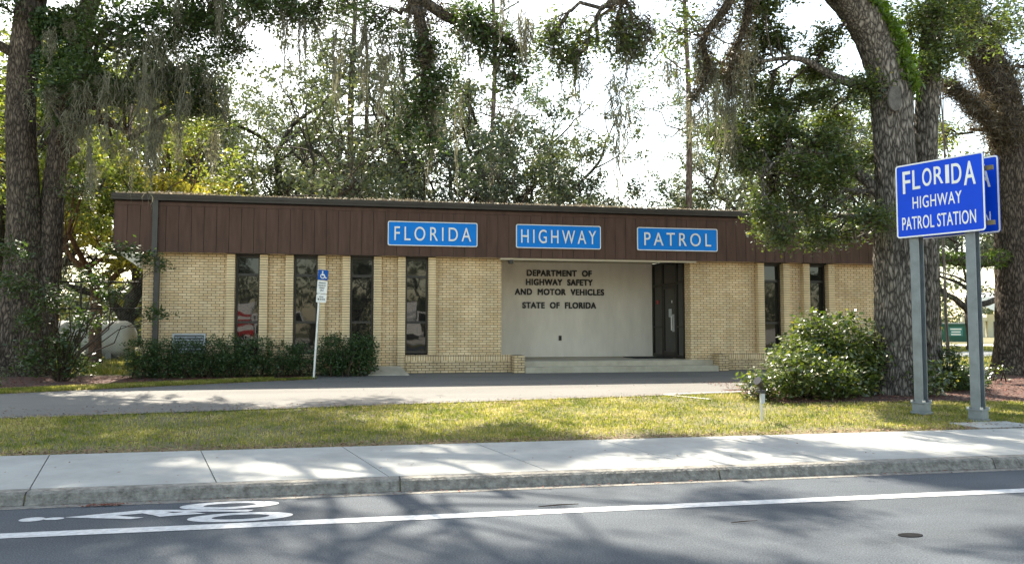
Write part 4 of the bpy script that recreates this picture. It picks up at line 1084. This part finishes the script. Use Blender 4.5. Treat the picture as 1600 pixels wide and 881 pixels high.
for k, (x, y, z, L, s_) in enumerate([(4.73, 13.7, 7.3, 2.2, .10), (4.60, 13.75, 5.85, 2.25, .07), (5.02, 13.7, 7.2, 1.2, .08), (4.15, 14.2, 6.6, 1.5, .06), (4.5, 13.7, 6.2, 1.1, .09)]):
    moss('moss_festoon', [(x, y, z, L, s_, 46)], rng, OR, width=.014)
DL = [(7.5, 14.25, 8.8), (7.15, 14.5, 8.0), (6.75, 14.7, 7.4), (6.9, 14.8, 6.8), (6.6, 14.9, 6.2)]
MB().tube(smooth_path(DL, 4), lerp_list([.12, .09, .07, .05, .02], 17), 8).build('limb', M['barkd'], OR, smooth=True)
DL2 = [(7.6, 14.3, 8.8), (7.75, 14.8, 7.9), (7.5, 15.0, 7.1), (7.55, 15.1, 6.4)]
MB().tube(smooth_path(DL2, 4), lerp_list([.10, .08, .05, .02], 13), 8).build('limb', M['barkd'], OR, smooth=True)
fuzz(DL, [.14, .16, .1, .1, .05], 2600, rng, 'brown_fern', M['fernbrown'], OR, size=.14, out=.09)
fuzz(DL2, [.12, .12, .1, .05], 2000, rng, 'brown_fern', M['fernbrown'], OR, size=.14, out=.09)
for x, y, z, L, s_ in ((6.9, 14.8, 6.9, 2.0, .09), (6.6, 14.9, 6.3, 1.9, .09), (6.75, 14.8, 7.4, 1.2, .1), (7.5, 15.0, 7.1, 2.6, .12), (7.6, 15.1, 6.4, 2.1, .12), (7.3, 15.0, 6.6, 2.3, .08), (7.0, 14.6, 7.8, 1.3, .09), (7.9, 14.9, 7.6, 2.0, .1), (6.2, 15.0, 7.0, 1.0, .06)):
    moss('moss_festoon', [(x, y, z, L, s_, 54)], rng, OR, width=.015)
fuzz([(4.9, 13.75, 8.0), (4.7, 13.7, 7.6), (4.75, 13.7, 7.1)], [.14, .2, .16], 900, rng, 'brown_fern', M['fernbrown'], OR, size=.16, out=.08)
fuzz([(5.1, 13.75, 7.3), (5.2, 13.72, 7.0)], [.1, .1], 420, rng, 'brown_fern', M['fernbrown'], OR, size=.16, out=.08)

# ---- left oak: twin trunks, ivy, long limb reaching over the drive
OL_A = [(-8.66, 22.5, 0.1), (-8.63, 22.5, .6), (-8.56, 22.5, 1.81), (-8.52, 22.5, 3.46), (-8.56, 22.5, 5.13), (-8.68, 22.5, 6.8), (-8.68, 22.5, 8.16), (-8.58, 22.5, 9.53), (-8.49, 22.5, 11.26), (-8.33, 22.5, 13.72)]
OL_B = [(-8.2, 22.7, .1), (-8.15, 22.7, .7), (-8.06, 22.7, 1.82), (-7.98, 22.7, 3.49), (-7.92, 22.7, 5.18), (-7.8, 22.7, 6.55), (-7.63, 22.7, 7.94), (-7.33, 22.7, 9.7), (-6.91, 22.7, 11.5), (-6.48, 22.7, 13.69)]
OL_LIMB = [(-8.55, 22.5, 10.2), (-6.56, 21.0, 11.5), (-3.46, 19.0, 10.85), (-1.19, 17.5, 9.9), (0.44, 16.5, 9.2), (1.02, 16.0, 8.36), (1.23, 15.8, 7.44), (1.26, 15.75, 6.9)]
OL_L2 = [(0.9, 16.1, 8.6), (1.72, 15.8, 7.9), (2.48, 15.6, 7.65), (3.1, 15.4, 7.2)]
olb = [((-3.6, 20, 8.7), .8), ((-4.35, 20, 8.9), .85), ((-5.2, 20.2, 8.5), .85), ((-5.9, 20.3, 8.8), .8), ((-4.75, 20, 7.65), .7), ((-3.6, 20, 7.5), .7), ((-4.0, 20, 6.9), .55), ((-5.45, 20.2, 7.2), .6), ((-6.5, 20.6, 8.0), .6), ((-3.0, 19.8, 8.3), .5), ((-3.2, 19.9, 6.8), .35, 10),
       ((-1.76, 18, 8.75), .55), ((-1.06, 18, 8.6), .5), ((-2.3, 18, 8.8), .5), ((-.4, 17.8, 8.9), .5, 12), ((1.2, 15.9, 7.2), .45), ((1.2, 15.8, 6.1), .45), ((1.55, 15.8, 6.6), .42), ((0.95, 15.8, 5.6), .36, 10), ((1.35, 15.8, 5.3), .3, 8), ((2.4, 15.6, 7.35), .45), ((2.95, 15.6, 7.1), .5), ((2.2, 15.6, 7.8), .45), ((3.0, 15.5, 6.5), .35, 8), ((0.2, 16.8, 8.1), .5, 12),
       ((-7.2, 21.8, 6.8), .5, 14), ((-7.0, 21.9, 9.6), .7, 24), ((-9.2, 22, 9.8), .6, 14), ((-6.9, 21.6, 5.2), .4, 8)]
olr = np.random.default_rng(14)
for k in range(20): olb.append(((olr.uniform(-7.2, -2.6), olr.uniform(19.6, 21.5), olr.uniform(7.0, 10.2)), olr.uniform(.35, .6), 14))
olb = [b if len(b) > 2 else (b[0], b[1], int(44 * b[1])) for b in olb]
olb = [(b[0], b[1], b[2], .095, 'leaf_dark') for b in olb]  # hanging foliage: its backlit darkness is put into the leaf colour
olb += [((x, y, z), r, 22, .14, 'leaf_oak', 46) for x, y, z, r in can if x < 1.2]
for k in range(22):
    olb.append(((cr.uniform(-12, -1.5), cr.uniform(20.5, 26), cr.uniform(12.3, 16)), cr.uniform(.9, 1.6), 40, .15, 'leaf_dark', 46))
OL, rng = near_tree('live_oak', (-8.5, 22.5, .3), 'dark twin trunked oak with ivy and hanging moss at the left edge', [
    (OL_A, [.72, .56, .46, .40, .37, .36, .37, .34, .30, .22], 'trunk'), (OL_B, [.40, .34, .31, .29, .27, .25, .24, .22, .2, .14], 'trunk'),
    (OL_LIMB, [.26, .24, .2, .17, .15, .13, .09, .05], 'limb'), (OL_L2, [.12, .1, .07, .03], 'limb'),
    ([(-8.7, 22.4, 8.6), (-9.3, 22.2, 8.9), (-10.2, 22, 8.8)], [.14, .12, .09], 'limb')], olb, 41, 'leaf_dark', 'barkd', size=.095, per=52, sig=.17)
iv = np.concatenate([ell_points(c, (r, r * .8, r), 1500, rng, .4) for c, r in (((-8.0, 22.25, 9.5), .5), ((-7.5, 22.25, 9.5), .55), ((-7.85, 22.25, 8.5), .55), ((-7.3, 22.25, 8.5), .5), ((-7.65, 22.25, 7.5), .55), ((-7.2, 22.2, 7.7), .4), ((-7.4, 22.2, 6.9), .35))])
leaves('ivy', iv, .10, rng, M['leaf_hedge'], OL, aspect=.6)
fuzz(OL_A[1:5], [.55, .45, .4], 900, rng, 'ivy', M['leaf_hedge'], OL, size=.09, out=.10, side=(.8, -.5, 0))
for pth, rd in ((OL_LIMB[4:], [.15, .13, .1, .06]), (OL_L2, [.12, .1, .06])):
    fuzz(pth, rd, 1500, rng, 'brown_fern', M['fernbrown'], OL, size=.17, out=.10)
fest = [(olr.uniform(-7.3, -2.8), olr.uniform(19.2, 21.5), olr.uniform(6.2, 9.2), olr.uniform(.7, 2.0), olr.uniform(.05, .12)) for k in range(16)]
fest += [(-4.71, 19.0, 7.9, 3.7, .10), (-4.62, 19.02, 6.0, 1.9, .06), (-3.93, 19.0, 7.9, 2.3, .12), (-5.6, 19.3, 7.4, 2.6, .12), (-5.1, 19.3, 8.3, 2.6, .16), (-4.35, 19.2, 8.6, 2.6, .16), (-3.4, 19.4, 7.7, 2.3, .12), (-3.15, 19.4, 7.3, 1.8, .08), (-6.3, 19.6, 7.2, 2.0, .1), (-6.0, 19.5, 6.6, 2.2, .07), (-4.0, 19.1, 6.9, 1.6, .07),
        (2.02, 16.6, 6.9, 2.9, .045), (1.33, 15.9, 6.9, 2.9, .06), (1.5, 15.9, 6.3, 1.2, .05), (2.7, 15.6, 7.2, 1.0, .06), (2.95, 15.5, 6.9, 1.1, .05), (0.85, 15.9, 6.3, 1.0, .05), (-.9, 17.8, 8.4, .9, .06), (-6.9, 21.8, 7.0, 1.8, .1), (-6.75, 21.7, 5.8, 1.6, .1)]
for k in range(16):
    t_ = olr.uniform(); q = np.array(OL_LIMB[2]) * (1 - t_) + np.array(OL_LIMB[5]) * t_
    fest.append((q[0] + olr.normal(0, .4), q[1] + olr.normal(0, .2), q[2] - olr.uniform(.2, 1.2), olr.uniform(1.0, 2.8), olr.uniform(.05, .10)))
for k in range(8): fest.append((olr.uniform(2, 4.4), olr.uniform(14.2, 15.6), olr.uniform(7.0, 8.0), olr.uniform(.6, 1.7), olr.uniform(.03, .07)))
for x, y, z, L, s_ in fest: moss('moss_festoon', [(x, y, z, L, s_, 54 if s_ > .05 else 26)], rng, OL, width=.016)

tc = [b[0] for b in olb if b[0][2] < 11 and b[0][1] > 15][:60]
moss('spanish_moss', [(c[0] + olr.normal(0, .25), c[1] - .1 + olr.normal(0, .2), c[2] - .1 + olr.normal(0, .2), olr.uniform(.3, .9), olr.uniform(.05, .1), 26) for c in tc], rng, OL, width=.011)
# ---- far right oak with rusty ferns on its limbs
FR = [(17.6, 18.7, 0.2), (17.59, 18.7, .7), (17.57, 18.7, 1.83), (17.59, 18.7, 3.57), (17.62, 18.7, 5.34), (17.61, 18.7, 6.58), (17.46, 18.7, 7.65), (17.09, 18.7, 8.71), (16.52, 18.7, 9.57), (16.15, 18.7, 10.62), (15.79, 18.7, 11.67)]
FLOW = [(17.55, 18.7, 3.66), (16.7, 18.5, 3.42), (15.63, 18.4, 3.38), (14.77, 18.4, 3.5), (14.2, 18.6, 3.7)]
FMID = [(17.52, 18.7, 6.6), (16.75, 18.5, 7.2), (15.91, 18.3, 7.7), (15.25, 18.2, 8.1)]
frb = [((15.6, 19.4, 6.0), .6, 20), ((16.3, 19.6, 5.6), .6, 20), ((16.0, 19.6, 6.9), .6, 18), ((15.2, 19.4, 5.4), .5, 14), ((16.8, 19.6, 4.9), .5, 16), ((15.5, 19.5, 4.6), .5, 14), ((16.4, 19.3, 10.3), .8, 22), ((17.9, 19.2, 10.2), .9, 24), ((18.6, 19.0, 8.9), .8, 22), ((15.3, 18.8, 10.0), .8, 24), ((17.3, 19.2, 9.6), .6, 14)]
frb = [(b[0], b[1], b[2], .11, 'leaf_yg' if k < 6 else 'leaf_oak') for k, b in enumerate(frb)]
frb += [((cr.uniform(14, 22), cr.uniform(16.5, 22), cr.uniform(12, 15)), 1.3, 34, .15, 'leaf_dark', 44) for k in range(6)]
FRT, rng = near_tree('live_oak', (17.6, 18.7, .35), 'dark oak trunk at the right edge with shaggy brown ferns on its limb', [
    (FR, [.66, .52, .47, .45, .45, .45, .44, .42, .36, .28, .2], 'trunk'), (FLOW, [.17, .16, .14, .11, .06], 'limb'), (FMID, [.2, .18, .14, .08], 'limb')], frb, 51, 'leaf_oak', 'barkd', size=.11, per=44, sig=.16)
fuzz(FR[5:10], [.43, .42, .36, .28], 15000, rng, 'brown_fern', M['fernbrown'], FRT, size=.17, out=.15)
fuzz(FMID, [.2, .18, .14, .08], 7000, rng, 'dark_fern', M['fernbrown'], FRT, size=.16, out=.17)
fuzz(FLOW, [.16, .16, .14, .1], 2800, rng, 'dark_fern', M['fern'], FRT, size=.15, out=.07)

# ---- trees behind the roof
far_oak((-4.2, 40), 15.0, 61, 'forked mossy oak behind the roof, left of the tall twin pines', limbs=4, spread=1.05, per=44)
far_oak((1.9, 41), 11.0, 78, 'low leaning mossy oak limb rising just over the roof edge above the word FLORIDA', lean=(-1.1, .1), spread=1.15, limbs=4, per=46, bark='barkd', rad=.36)
far_oak((5.3, 45), 19.0, 63, 'tall leafy oak behind the roof above the FLORIDA and HIGHWAY signs', per=56, limbs=5, size=.18)
far_oak((9.4, 43), 12.5, 64, 'dense dark oak behind the roof above the HIGHWAY sign', 'leaf_fardark', per=60, limbs=5)
far_oak((12.6, 56), 9.0, 65, 'low pale oak far behind the roof between HIGHWAY and PATROL signs', per=60, nmoss=14, hs=1.0)
far_oak((17.2, 58), 10.5, 66, 'rounded pale oak far behind the roof above the PATROL sign', per=66, nmoss=16, limbs=5, hs=1.0)
far_oak((22.0, 50), 13.0, 67, 'mossy oak with drooping grey strands behind the right end of the roof', per=56, nmoss=46, mosslen=(1.2, 3.4), hs=1.0)
far_oak((23.0, 42), 16.5, 68, 'oak with dark moss clumps rising left of the right oak foliage', per=50, nmoss=50, mosslen=(1, 3), limbs=5)
far_oak((-8.6, 45), 14.5, 69, 'pale mossy oak behind the roof between golden tree and forked oak', per=50, limbs=5)
far_oak((31, 44), 15.5, 70, 'leafy oak filling the gap behind the right oak trunk', per=60)
far_oak((37, 52), 14.0, 71, 'bright green oak beyond the dumpster behind the sign posts', 'leaf_yg', per=60)
far_oak((33, 38), 11.0, 79, 'loose green oak behind the roadside sign panel', per=60, nmoss=30)
pine((-.42, 42), 25, 81, 'taller left stem of the thin twin pines behind the roof', r=.24)
pine((.25, 44.5), 21, 82, 'shorter right stem of the thin twin pines behind the roof', r=.2, dens=.7)
pine((7.1, 42.5), 26, 83, 'bare slender pine behind the roof between FLORIDA and HIGHWAY signs', r=.2, first=.42)
pine((17.4, 40), 24, 84, 'slender mossy pine behind the roof above the PATROL sign', r=.24, first=.4)
far_oak((-11.2, 29.5), 11.0, 72, 'yellow green leafy tree just right of the left twin trunks', 'leaf_yg', per=62, nmoss=14, size=.15, limbs=5, name='shade_tree')
far_oak((-9.3, 35), 9.6, 73, 'golden leaved tree above the left end of the roof', 'leaf_gold', per=70, nmoss=0, size=.15, limbs=5, sig=.36, name='shade_tree')
far_oak((-14.5, 34), 12.5, 74, 'bright yellow green tree beyond the left twin trunks', 'leaf_yg', per=66, nmoss=14, name='shade_tree', limbs=5)
far_oak((-8.2, 27.5), 6.6, 75, 'small yellow green tree with a rusty trunk beside the left wall', 'leaf_yg', bark='barkrust', per=48, nmoss=22, size=.12, sig=.3, trunk=.42, rad=.2, name='shade_tree')
far_oak((-17, 45), 15, 76, 'tall green tree far behind the propane tank', per=60, name='shade_tree')
far_oak((-11.5, 52), 17, 77, 'tall leafy oak far behind the golden tree', per=56)

far_oak((-1.6, 50), 19, 301, 'tall airy oak far behind the roof at the twin pines', per=50, limbs=5)
far_oak((6.4, 58), 21, 303, 'tallest pale oak far behind the roof right of the bare pine', per=54, limbs=5)
far_oak((2.6, 56), 19, 302, 'tall airy oak far behind the roof above FLORIDA sign', per=50, limbs=5)
far_oak((-6.8, 56), 16, 304, 'pale oak far behind the forked mossy oak', per=50, limbs=5)
far_oak((30, 60), 20, 305, 'tall oak far behind the right oak foliage', per=60, limbs=5)
far_oak((20.5, 62), 12, 306, 'small rounded oak far behind the slender mossy pine', per=60, limbs=5, hs=1.0)
# distant wood that closes the horizon
wr = np.random.default_rng(91)
Cs = []
for k in range(150):
    x = wr.uniform(-130, 190); y = wr.uniform(105, 150); h = wr.uniform(5, 11)
    for q in range(7): Cs.append(ell_points((x + wr.normal(0, 2.5), y + wr.normal(0, 2), wr.uniform(.8, h)), (2.2, 2.2, 1.6), 90, wr, .5))
for k in range(34):
    x = wr.uniform(-45, -7) ; y = wr.uniform(58, 75)
    for q in range(5): Cs.append(ell_points((x + wr.normal(0, 1.5), y, wr.uniform(.6, 5)), (1.8, 1.8, 1.3), 160, wr, .5))
for k in range(90):  # unseen belt behind the camera, added to darken the window reflections
    x = wr.uniform(-120, 130); y = wr.uniform(-95, -70); h = wr.uniform(7, 13)
    for q in range(7): Cs.append(ell_points((x + wr.normal(0, 2.5), y + wr.normal(0, 2), wr.uniform(.8, h)), (2.4, 2.4, 1.8), 80, wr, .5))
wd_ = leaves('woods', np.concatenate(Cs), .55, wr, M['leaf_far'], None, aspect=.6); wd_['kind'] = 'stuff'

# ------------------------------------------------------------------ shrubs
def shrub(name, label, lobes, n, size, material, seed, stems=6, group=None, aspect=.5, stem_from=None, shell=.33, cat='shrub', droop=0.0):
    rng = np.random.default_rng(seed); c0 = lobes[0][0]; T = empty(name, (c0[0], c0[1], zg(c0[1])), label, cat, group)
    st = MB()
    for c, r in lobes:
        for k in range(stems):
            b = ell_points(c, np.array(r) * .8, 1, rng)[0]
            a = np.array(stem_from if stem_from else (c[0] + rng.normal(0, .12), c[1] + rng.normal(0, .12), zg(c[1]) - .02))
            if stem_from: a = a + np.array([rng.normal(0, .05), rng.normal(0, .05), 0])
            P, Rr = limb_to(rng, a, b, .02, .005, .15, 5); st.tube(P, Rr, 5, cap=False)
    st.build('stem', M['twig'], T)
    vol = np.array([r[0] * r[1] * r[2] for _, r in lobes]) ** .7; vol /= vol.sum()
    C = np.concatenate([ell_points(c, r, max(1, int(n * v * .09)), rng, shell) for (c, r), v in zip(lobes, vol)])
    C = cluster_points(C, 11, size * 1.0, rng); 
    zmin = np.array([zg(y) for y in C[:, 1]]) + .02; C = C[C[:, 2] > zmin]
    leaves('foliage', C, size, rng, M[material], T, aspect=aspect, flat=True)
    return T
shrub('bush', 'large glossy green bush at the foot of the right oak trunk', [((10.0, 15.0, 1.15), (.85, .7, .8)), ((9.4, 15.1, 1.35), (.7, .6, .62)), ((10.65, 14.9, .85), (.7, .6, .6)), ((9.6, 14.5, .7), (.8, .6, .5)), ((8.9, 15.0, 1.05), (.55, .5, .5)), ((11.2, 14.2, .6), (.5, .4, .4))], 15000, .092, 'leaf_bush', 101)
shrub('bush', 'low olive yellow bush sprawling behind the small spotlight', [((8.2, 14.0, .65), (.8, .6, .45)), ((7.55, 14.0, .5), (.5, .45, .3)), ((8.9, 13.9, .6), (.7, .5, .45)), ((8.4, 14.3, .95), (.6, .5, .4))], 8000, .078, 'leaf_bush', 102)
shrub('fern_clump', 'dark leafy clump growing between the two steel sign posts', [((12.65, 15.0, .5), (.4, .4, .38)), ((13.05, 15.2, .42), (.38, .4, .28)), ((12.35, 14.9, .85), (.2, .25, .5))], 3600, .10, 'leaf_dark', 103, aspect=.3)
for k, (x0, x1, h, lab, n) in enumerate(((-5.45, -3.9, .98, 'dark clipped hedge block at the left corner below the wall vent', 11000), (-3.85, -2.25, 1.02, 'dark clipped hedge block under the leftmost window', 11000),
                                ((-2.15), -1.15, .86, 'lower thinner hedge block behind the parking sign pole', 5200), (-.95, .42, 1.06, 'rounded dark hedge block beside the concrete wedge', 11500))):
    lob = []
    m_ = max(2, int((x1 - x0) / .5))
    for q in range(m_):
        xx = x0 + (x1 - x0) * (q + .5) / m_
        for yy in (20.65, 21.05): lob.append(((xx, yy, .40 + h * .62), (.42, .36, h * .40))); lob.append(((xx, yy, .40 + h * .28), (.42, .38, h * .34)))
    shrub('hedge', lab, lob, n, .05, 'leaf_hedge', 110 + k, stems=2, group='hedges along the front wall', shell=.25, aspect=.6)
# loose sapling in front of the left corner
sp = [((-7.3, 20.0, .95), (.55, .4, .45)), ((-6.7, 20.1, 1.2), (.5, .4, .4)), ((-6.3, 20.1, 1.75), (.45, .35, .3)), ((-5.75, 20.2, 2.35), (.4, .35, .25)), ((-5.55, 20.2, 3.45), (.5, .3, .2)), ((-5.0, 20.1, 3.25), (.45, .3, .2)), ((-4.6, 20.1, 3.1), (.25, .2, .12)), ((-4.7, 20.1, 1.95), (.45, .3, .18)), ((-6.9, 20, 2.3), (.5, .4, .35)), ((-7.4, 20.1, 1.8), (.4, .35, .35)), ((-6.1, 20, 2.8), (.4, .3, .25)), ((-6.4, 20, .75), (.5, .4, .3)), ((-7.8, 20.2, 2.6), (.5, .4, .35)), ((-7.9, 20.3, 3.4), (.45, .35, .3))]
shrub('sapling', 'loose open sapling with slender stems before the left wall corner', sp, 6800, .085, 'leaf_dark', 120, stems=2, stem_from=(-6.7, 20.0, .33), shell=.5)
shrub('azalea', 'small pale flecked bush on the red mulch at far left', [((-7.7, 18.9, .55), (.3, .25, .2)), ((-8.0, 18.8, .45), (.22, .2, .15))], 620, .05, 'leaf_bush', 121)
shrub('seedling', 'thin weedy shoots in mulch right of the right sign post', [((14.6, 16.5, .6), (.3, .3, .3)), ((15.2, 16.8, .55), (.25, .2, .25))], 240, .07, 'leaf_bush', 122)

# ------------------------------------------------------------------ propane tank, fence
TK = empty('propane_tank', (-9.8, 32, .4), 'long white propane tank on low legs behind the sapling', 'tank')
pts = []; rd = []
for k in range(9):
    a = math.pi / 2 * k / 8; pts.append((-11.5 + .42 - .42 * math.cos(a) if k else -11.5, 32, 1.22)); rd.append(max(.02, .66 * math.sin(a)))
for k in range(9):
    a = math.pi / 2 * (8 - k) / 8; pts.append((-8.15 - .42 + .42 * math.cos(a) + (.001 * k if k else 0.0005), 32, 1.22)); rd.append(max(.02, .66 * math.sin(a)))
MB().tube(pts, rd, 28).build('shell', M['tank'], TK, smooth=True)
for x in (-10.6, -9.0): MB().box(x - .1, x + .1, 31.55, 32.45, .35, .70).build('leg', M['concrete'], TK)
MB().tube([(-9.8, 32, 1.85), (-9.8, 32, 2.02)], .16, 14).build('dome_cap', M['greybox'], TK)
FN = empty('chain_link_fence', (-8, 23.4, .4), 'chain link fence with dark posts and rails left of the building', 'fence')
for x in (-5.58, -7.4, -9.4, -11.4): MB().tube([(x, 23.4, .35), (x, 23.4, 3.2 if x > -6 else 2.95)], .045 if x > -6 else .03, 8).build('post', M['bronze'], FN)
MB().tube([(-11.4, 23.4, 2.86), (-5.58, 23.4, 2.86)], .026, 7).tube([(-11.4, 23.4, 2.14), (-5.58, 23.4, 2.14)], .022, 7).build('rail', M['bronze'], FN)
ch = MB()
for k in range(110):
    x = -13.6 + k * .075
    for sg in (-1, 1):
        a = Vector((x, 23.4 + .004 * sg, .42)); b = Vector((x + sg * 2.4, 23.4 + .004 * sg, 2.82))
        # clip to the fence length
        lo, hi = 0.0, 1.0
        dx = b.x - a.x
        t0, t1 = sorted(((-11.4 - a.x) / dx, (-5.62 - a.x) / dx)); lo, hi = max(lo, t0), min(hi, t1)
        if hi - lo < .02: continue
        p, q = a.lerp(b, lo), a.lerp(b, hi); w = .0022
        ch.quad((p.x - w, p.y, p.z), (p.x + w, p.y, p.z), (q.x + w, q.y, q.z), (q.x - w, q.y, q.z))
ch.build('wire_mesh', M['galv'], FN)

# ------------------------------------------------------------------ right background: dumpster, house, cars
DX, DY = 50.6, 60.2
DP = empty('dumpster', (DX, DY, .4), 'green steel dumpster with yellow corner tags across the side street', 'dumpster')
prf = [(-1.15, .35), (1.15, .35), (1.35, 1.75), (-1.35, 1.75)]
dirx = Vector((math.cos(R(-38)), math.sin(R(-38)), 0))
F4 = frame_m((DX, DY, 0), dirx, (0, 0, 1))
MB().prism([(-1.0, .45), (.95, .45), (1.35, 1.0), (1.45, 1.95), (-1.45, 1.95), (-1.35, 1.0)], -1.7, F4).build('bin', M['dumpster'], DP)
MB().prism([(-1.55, 1.90), (1.55, 1.90), (1.55, 2.0), (-1.55, 2.0)], .08, F4).build('rim', M['dumpster'], DP)
MB().box(-1.5, 0.15, 2.01, 2.10, -1.7, .05, F4).box(.2, 1.5, 2.01, 2.07, -1.7, .05, F4).build('lid', M['greybox'], DP)
for x in (-1.25, 1.1): MB().box(x - .16, x + .16, 1.55, 1.75, .006, .02, F4).build('tag', M['yellow'], DP)
MB().box(-.6, .45, .95, 1.7, .006, .014, F4).build('label', mat('label_teal', (.03, .20, .19), .5), DP)
for z, w in ((1.54, .85), (1.30, .7), (1.08, .75)): MB().box(-.07 - w / 2, -.07 + w / 2, z - .06, z + .06, .016, .02, F4).build('label_line', M['white'], DP)
for x in (-1.0, .9): MB().box(x - .1, x + .1, .40, .55, -.35, -.1, F4).build('caster', M['rubber'], DP)
HX, HY = 86, 92
HS = empty('house', (HX, HY, .4), 'cream house with a broad white metal roof beyond the dumpster', 'house')
hx = Vector((math.cos(R(-38)), math.sin(R(-38)), 0)); F4 = frame_m((HX, HY, .4), hx, (0, 0, 1))
MB().box(-3, 9, 0, 3.1, -8, 0, F4).build('wall', M['housewall'], HS)
MB().prism([(-5.6, 5.4), (10.5, 5.4), (10.5, 2.95), (-1.5, 2.95), (-1.5, 3.15)], .1, F4 @ Matrix.Translation((0, 0, 1.2))).build('roof', M['houseroof'], HS)
hb = MB(); hb.quad(F4 @ Vector((-5.6, 5.35, 1.2)), F4 @ Vector((10.5, 5.35, 1.2)), F4 @ Vector((10.5, 6.2, -4)), F4 @ Vector((-5.6, 6.2, -4))); hb.build('roof_slope', M['houseroof'], HS)
MB().box(-6, -3.01, 2.2, 2.7, -4, .4, F4).build('carport_beam', M['housewall'], HS)
for x in (-5.6, -3.4): MB().box(x - .15, x + .15, 0, 2.2, 0, .3, F4).build('porch_post', M['housewall'], HS)
MB().box(-6, -3.01, .0, 2.2, -6, -5.8, F4).build('carport_wall', M['greybox'], HS)
MB().box(-2.3, -1.2, .05, 2.15, .005, .06, F4).build('door', M['housedark'], HS)
for x in (1.4, 4.6):
    wf = MB().box(x, x + 2.0, .9, 2.3, .005, .08, F4).build('window', M['white'], HS)
    MB().box(x + .12, x + .94, 1.0, 2.2, .082, .09, F4).box(x + 1.06, x + 1.88, 1.0, 2.2, .082, .09, F4).build('pane', M['glass'], wf)
def car(loc, ang, paint, label):
    T = empty('parked_car', loc, label, 'car', 'cars parked by the far house'); F4 = Matrix.Translation(loc) @ Matrix.Rotation(ang, 4, 'Z')
    side = [(-2.2, .35), (2.2, .35), (2.25, .7), (1.9, .88), (1.05, .95), (.45, 1.42), (-1.1, 1.45), (-1.75, .98), (-2.22, .9)]
    Ms = F4 @ Matrix(((1, 0, 0, 0), (0, 0, 1, -.86), (0, 1, 0, 0), (0, 0, 0, 1)))
    MB().prism(side, 1.72, Ms).build('body', M[paint], T, bevel=.05)
    for y in (-.875, .869): MB().prism([(-1.5, 1.0), (.85, 1.0), (.38, 1.36), (-1.05, 1.38)], .006, F4 @ Matrix(((1, 0, 0, 0), (0, 0, 1, y), (0, 1, 0, 0), (0, 0, 0, 1)))).build('side_window', M['glass'], T)
    MB().quad(F4 @ Vector((1.08, -.7, .99)), F4 @ Vector((1.08, .7, .99)), F4 @ Vector((.50, .6, 1.42)), F4 @ Vector((.50, -.6, 1.42))).build('windscreen', M['glass'], T)
    for x in (-1.35, 1.4):
        for y in (-.88, .68):
            w = MB().prism(circ(.33, 20), .20, F4 @ Matrix(((1, 0, 0, x), (0, 0, 1, y), (0, 1, 0, .33), (0, 0, 0, 1)))).build('wheel', M['rubber'], T)
            yy = y - .006 if y < 0 else y + .2
            MB().prism(circ(.2, 16), .006, F4 @ Matrix(((1, 0, 0, x), (0, 0, 1, yy), (0, 1, 0, .33), (0, 0, 0, 1)))).build('rim', M['aluminium'], w)
    for y in (-.62, .62): MB().box(2.2, 2.262, y - .18, y + .18, .62, .76, F4).build('headlight', M['white'], T)
    return T
car((88.5, 84.5, .4), R(160), 'carpaint', 'silver car parked before the white roofed house beside the right tree')
car((70, 84, .4), R(-20), 'cardark', 'dark car half hidden behind the green dumpster')

# ------------------------------------------------------------------ across the street, seen only in the office windows
def box_truck(x, y, label, col):
    T = empty('box_truck', (x, y, .14), label, 'truck', 'white trucks mirrored in the windows')
    z = .14
    MB().box(x - 2.3, x + 2.6, y - 1.1, y + 1.1, z + .9, z + 3.3).build('cargo_box', M['carwhite'], T, bevel=.03)
    MB().box(x - 2.3, x + 2.6, y + 1.104, y + 1.112, z + 1.5, z + 1.9).box(x - 2.3, x + 2.6, y + 1.104, y + 1.112, z + 2.2, z + 2.4).build('stripe', M[col], T)
    MB().prism([(2.7, .45), (4.5, .45), (4.5, 1.3), (4.1, 1.45), (3.7, 2.4), (2.7, 2.4)], 2.1, Matrix(((1, 0, 0, x), (0, 0, 1, y - 1.05), (0, 1, 0, z), (0, 0, 0, 1)))).build('cab', M['carwhite'], T, bevel=.04)
    MB().box(x - 2.3, x + 2.7, y - .9, y + .9, z + .55, z + .88).build('chassis', M['rubber'], T)
    MB().quad((x + 2.85, y + 1.06, z + 1.45), (x + 3.95, y + 1.06, z + 1.45), (x + 3.65, y + 1.06, z + 2.25), (x + 2.85, y + 1.06, z + 2.25)).build('side_window', M['glass'], T)
    for wx in (-1.3, 3.6):
        for wy in (-1.02, .80): MB().prism(circ(.45, 20), .24, Matrix(((1, 0, 0, x + wx), (0, 0, 1, y + wy), (0, 1, 0, z + .45), (0, 0, 0, 1)))).build('wheel', M['rubber'], T)
box_truck(-8.5, -19.5, 'white box truck with red stripes, mirrored in the left windows', 'red')
box_truck(2.2, -21, 'white box truck with grey stripes, mirrored in the middle windows', 'greybox')
box_truck(27.5, -20, 'white box truck with dark stripes, mirrored in the right windows', 'cardark')
far_oak((-14, -30), 9, 201, 'sunlit oak across the street mirrored in the leftmost window', group='trees across the street', per=40, nmoss=0)
far_oak((-3, -33), 10, 202, 'sunlit oak across the street mirrored beside the parking sign', group='trees across the street', per=40, nmoss=0)
far_oak((9, -32), 10, 203, 'sunlit oak across the street mirrored left of the entry', group='trees across the street', per=40, nmoss=0)
far_oak((25, -30), 9, 204, 'sunlit oak across the street mirrored in the right windows', group='trees across the street', per=40, nmoss=0)
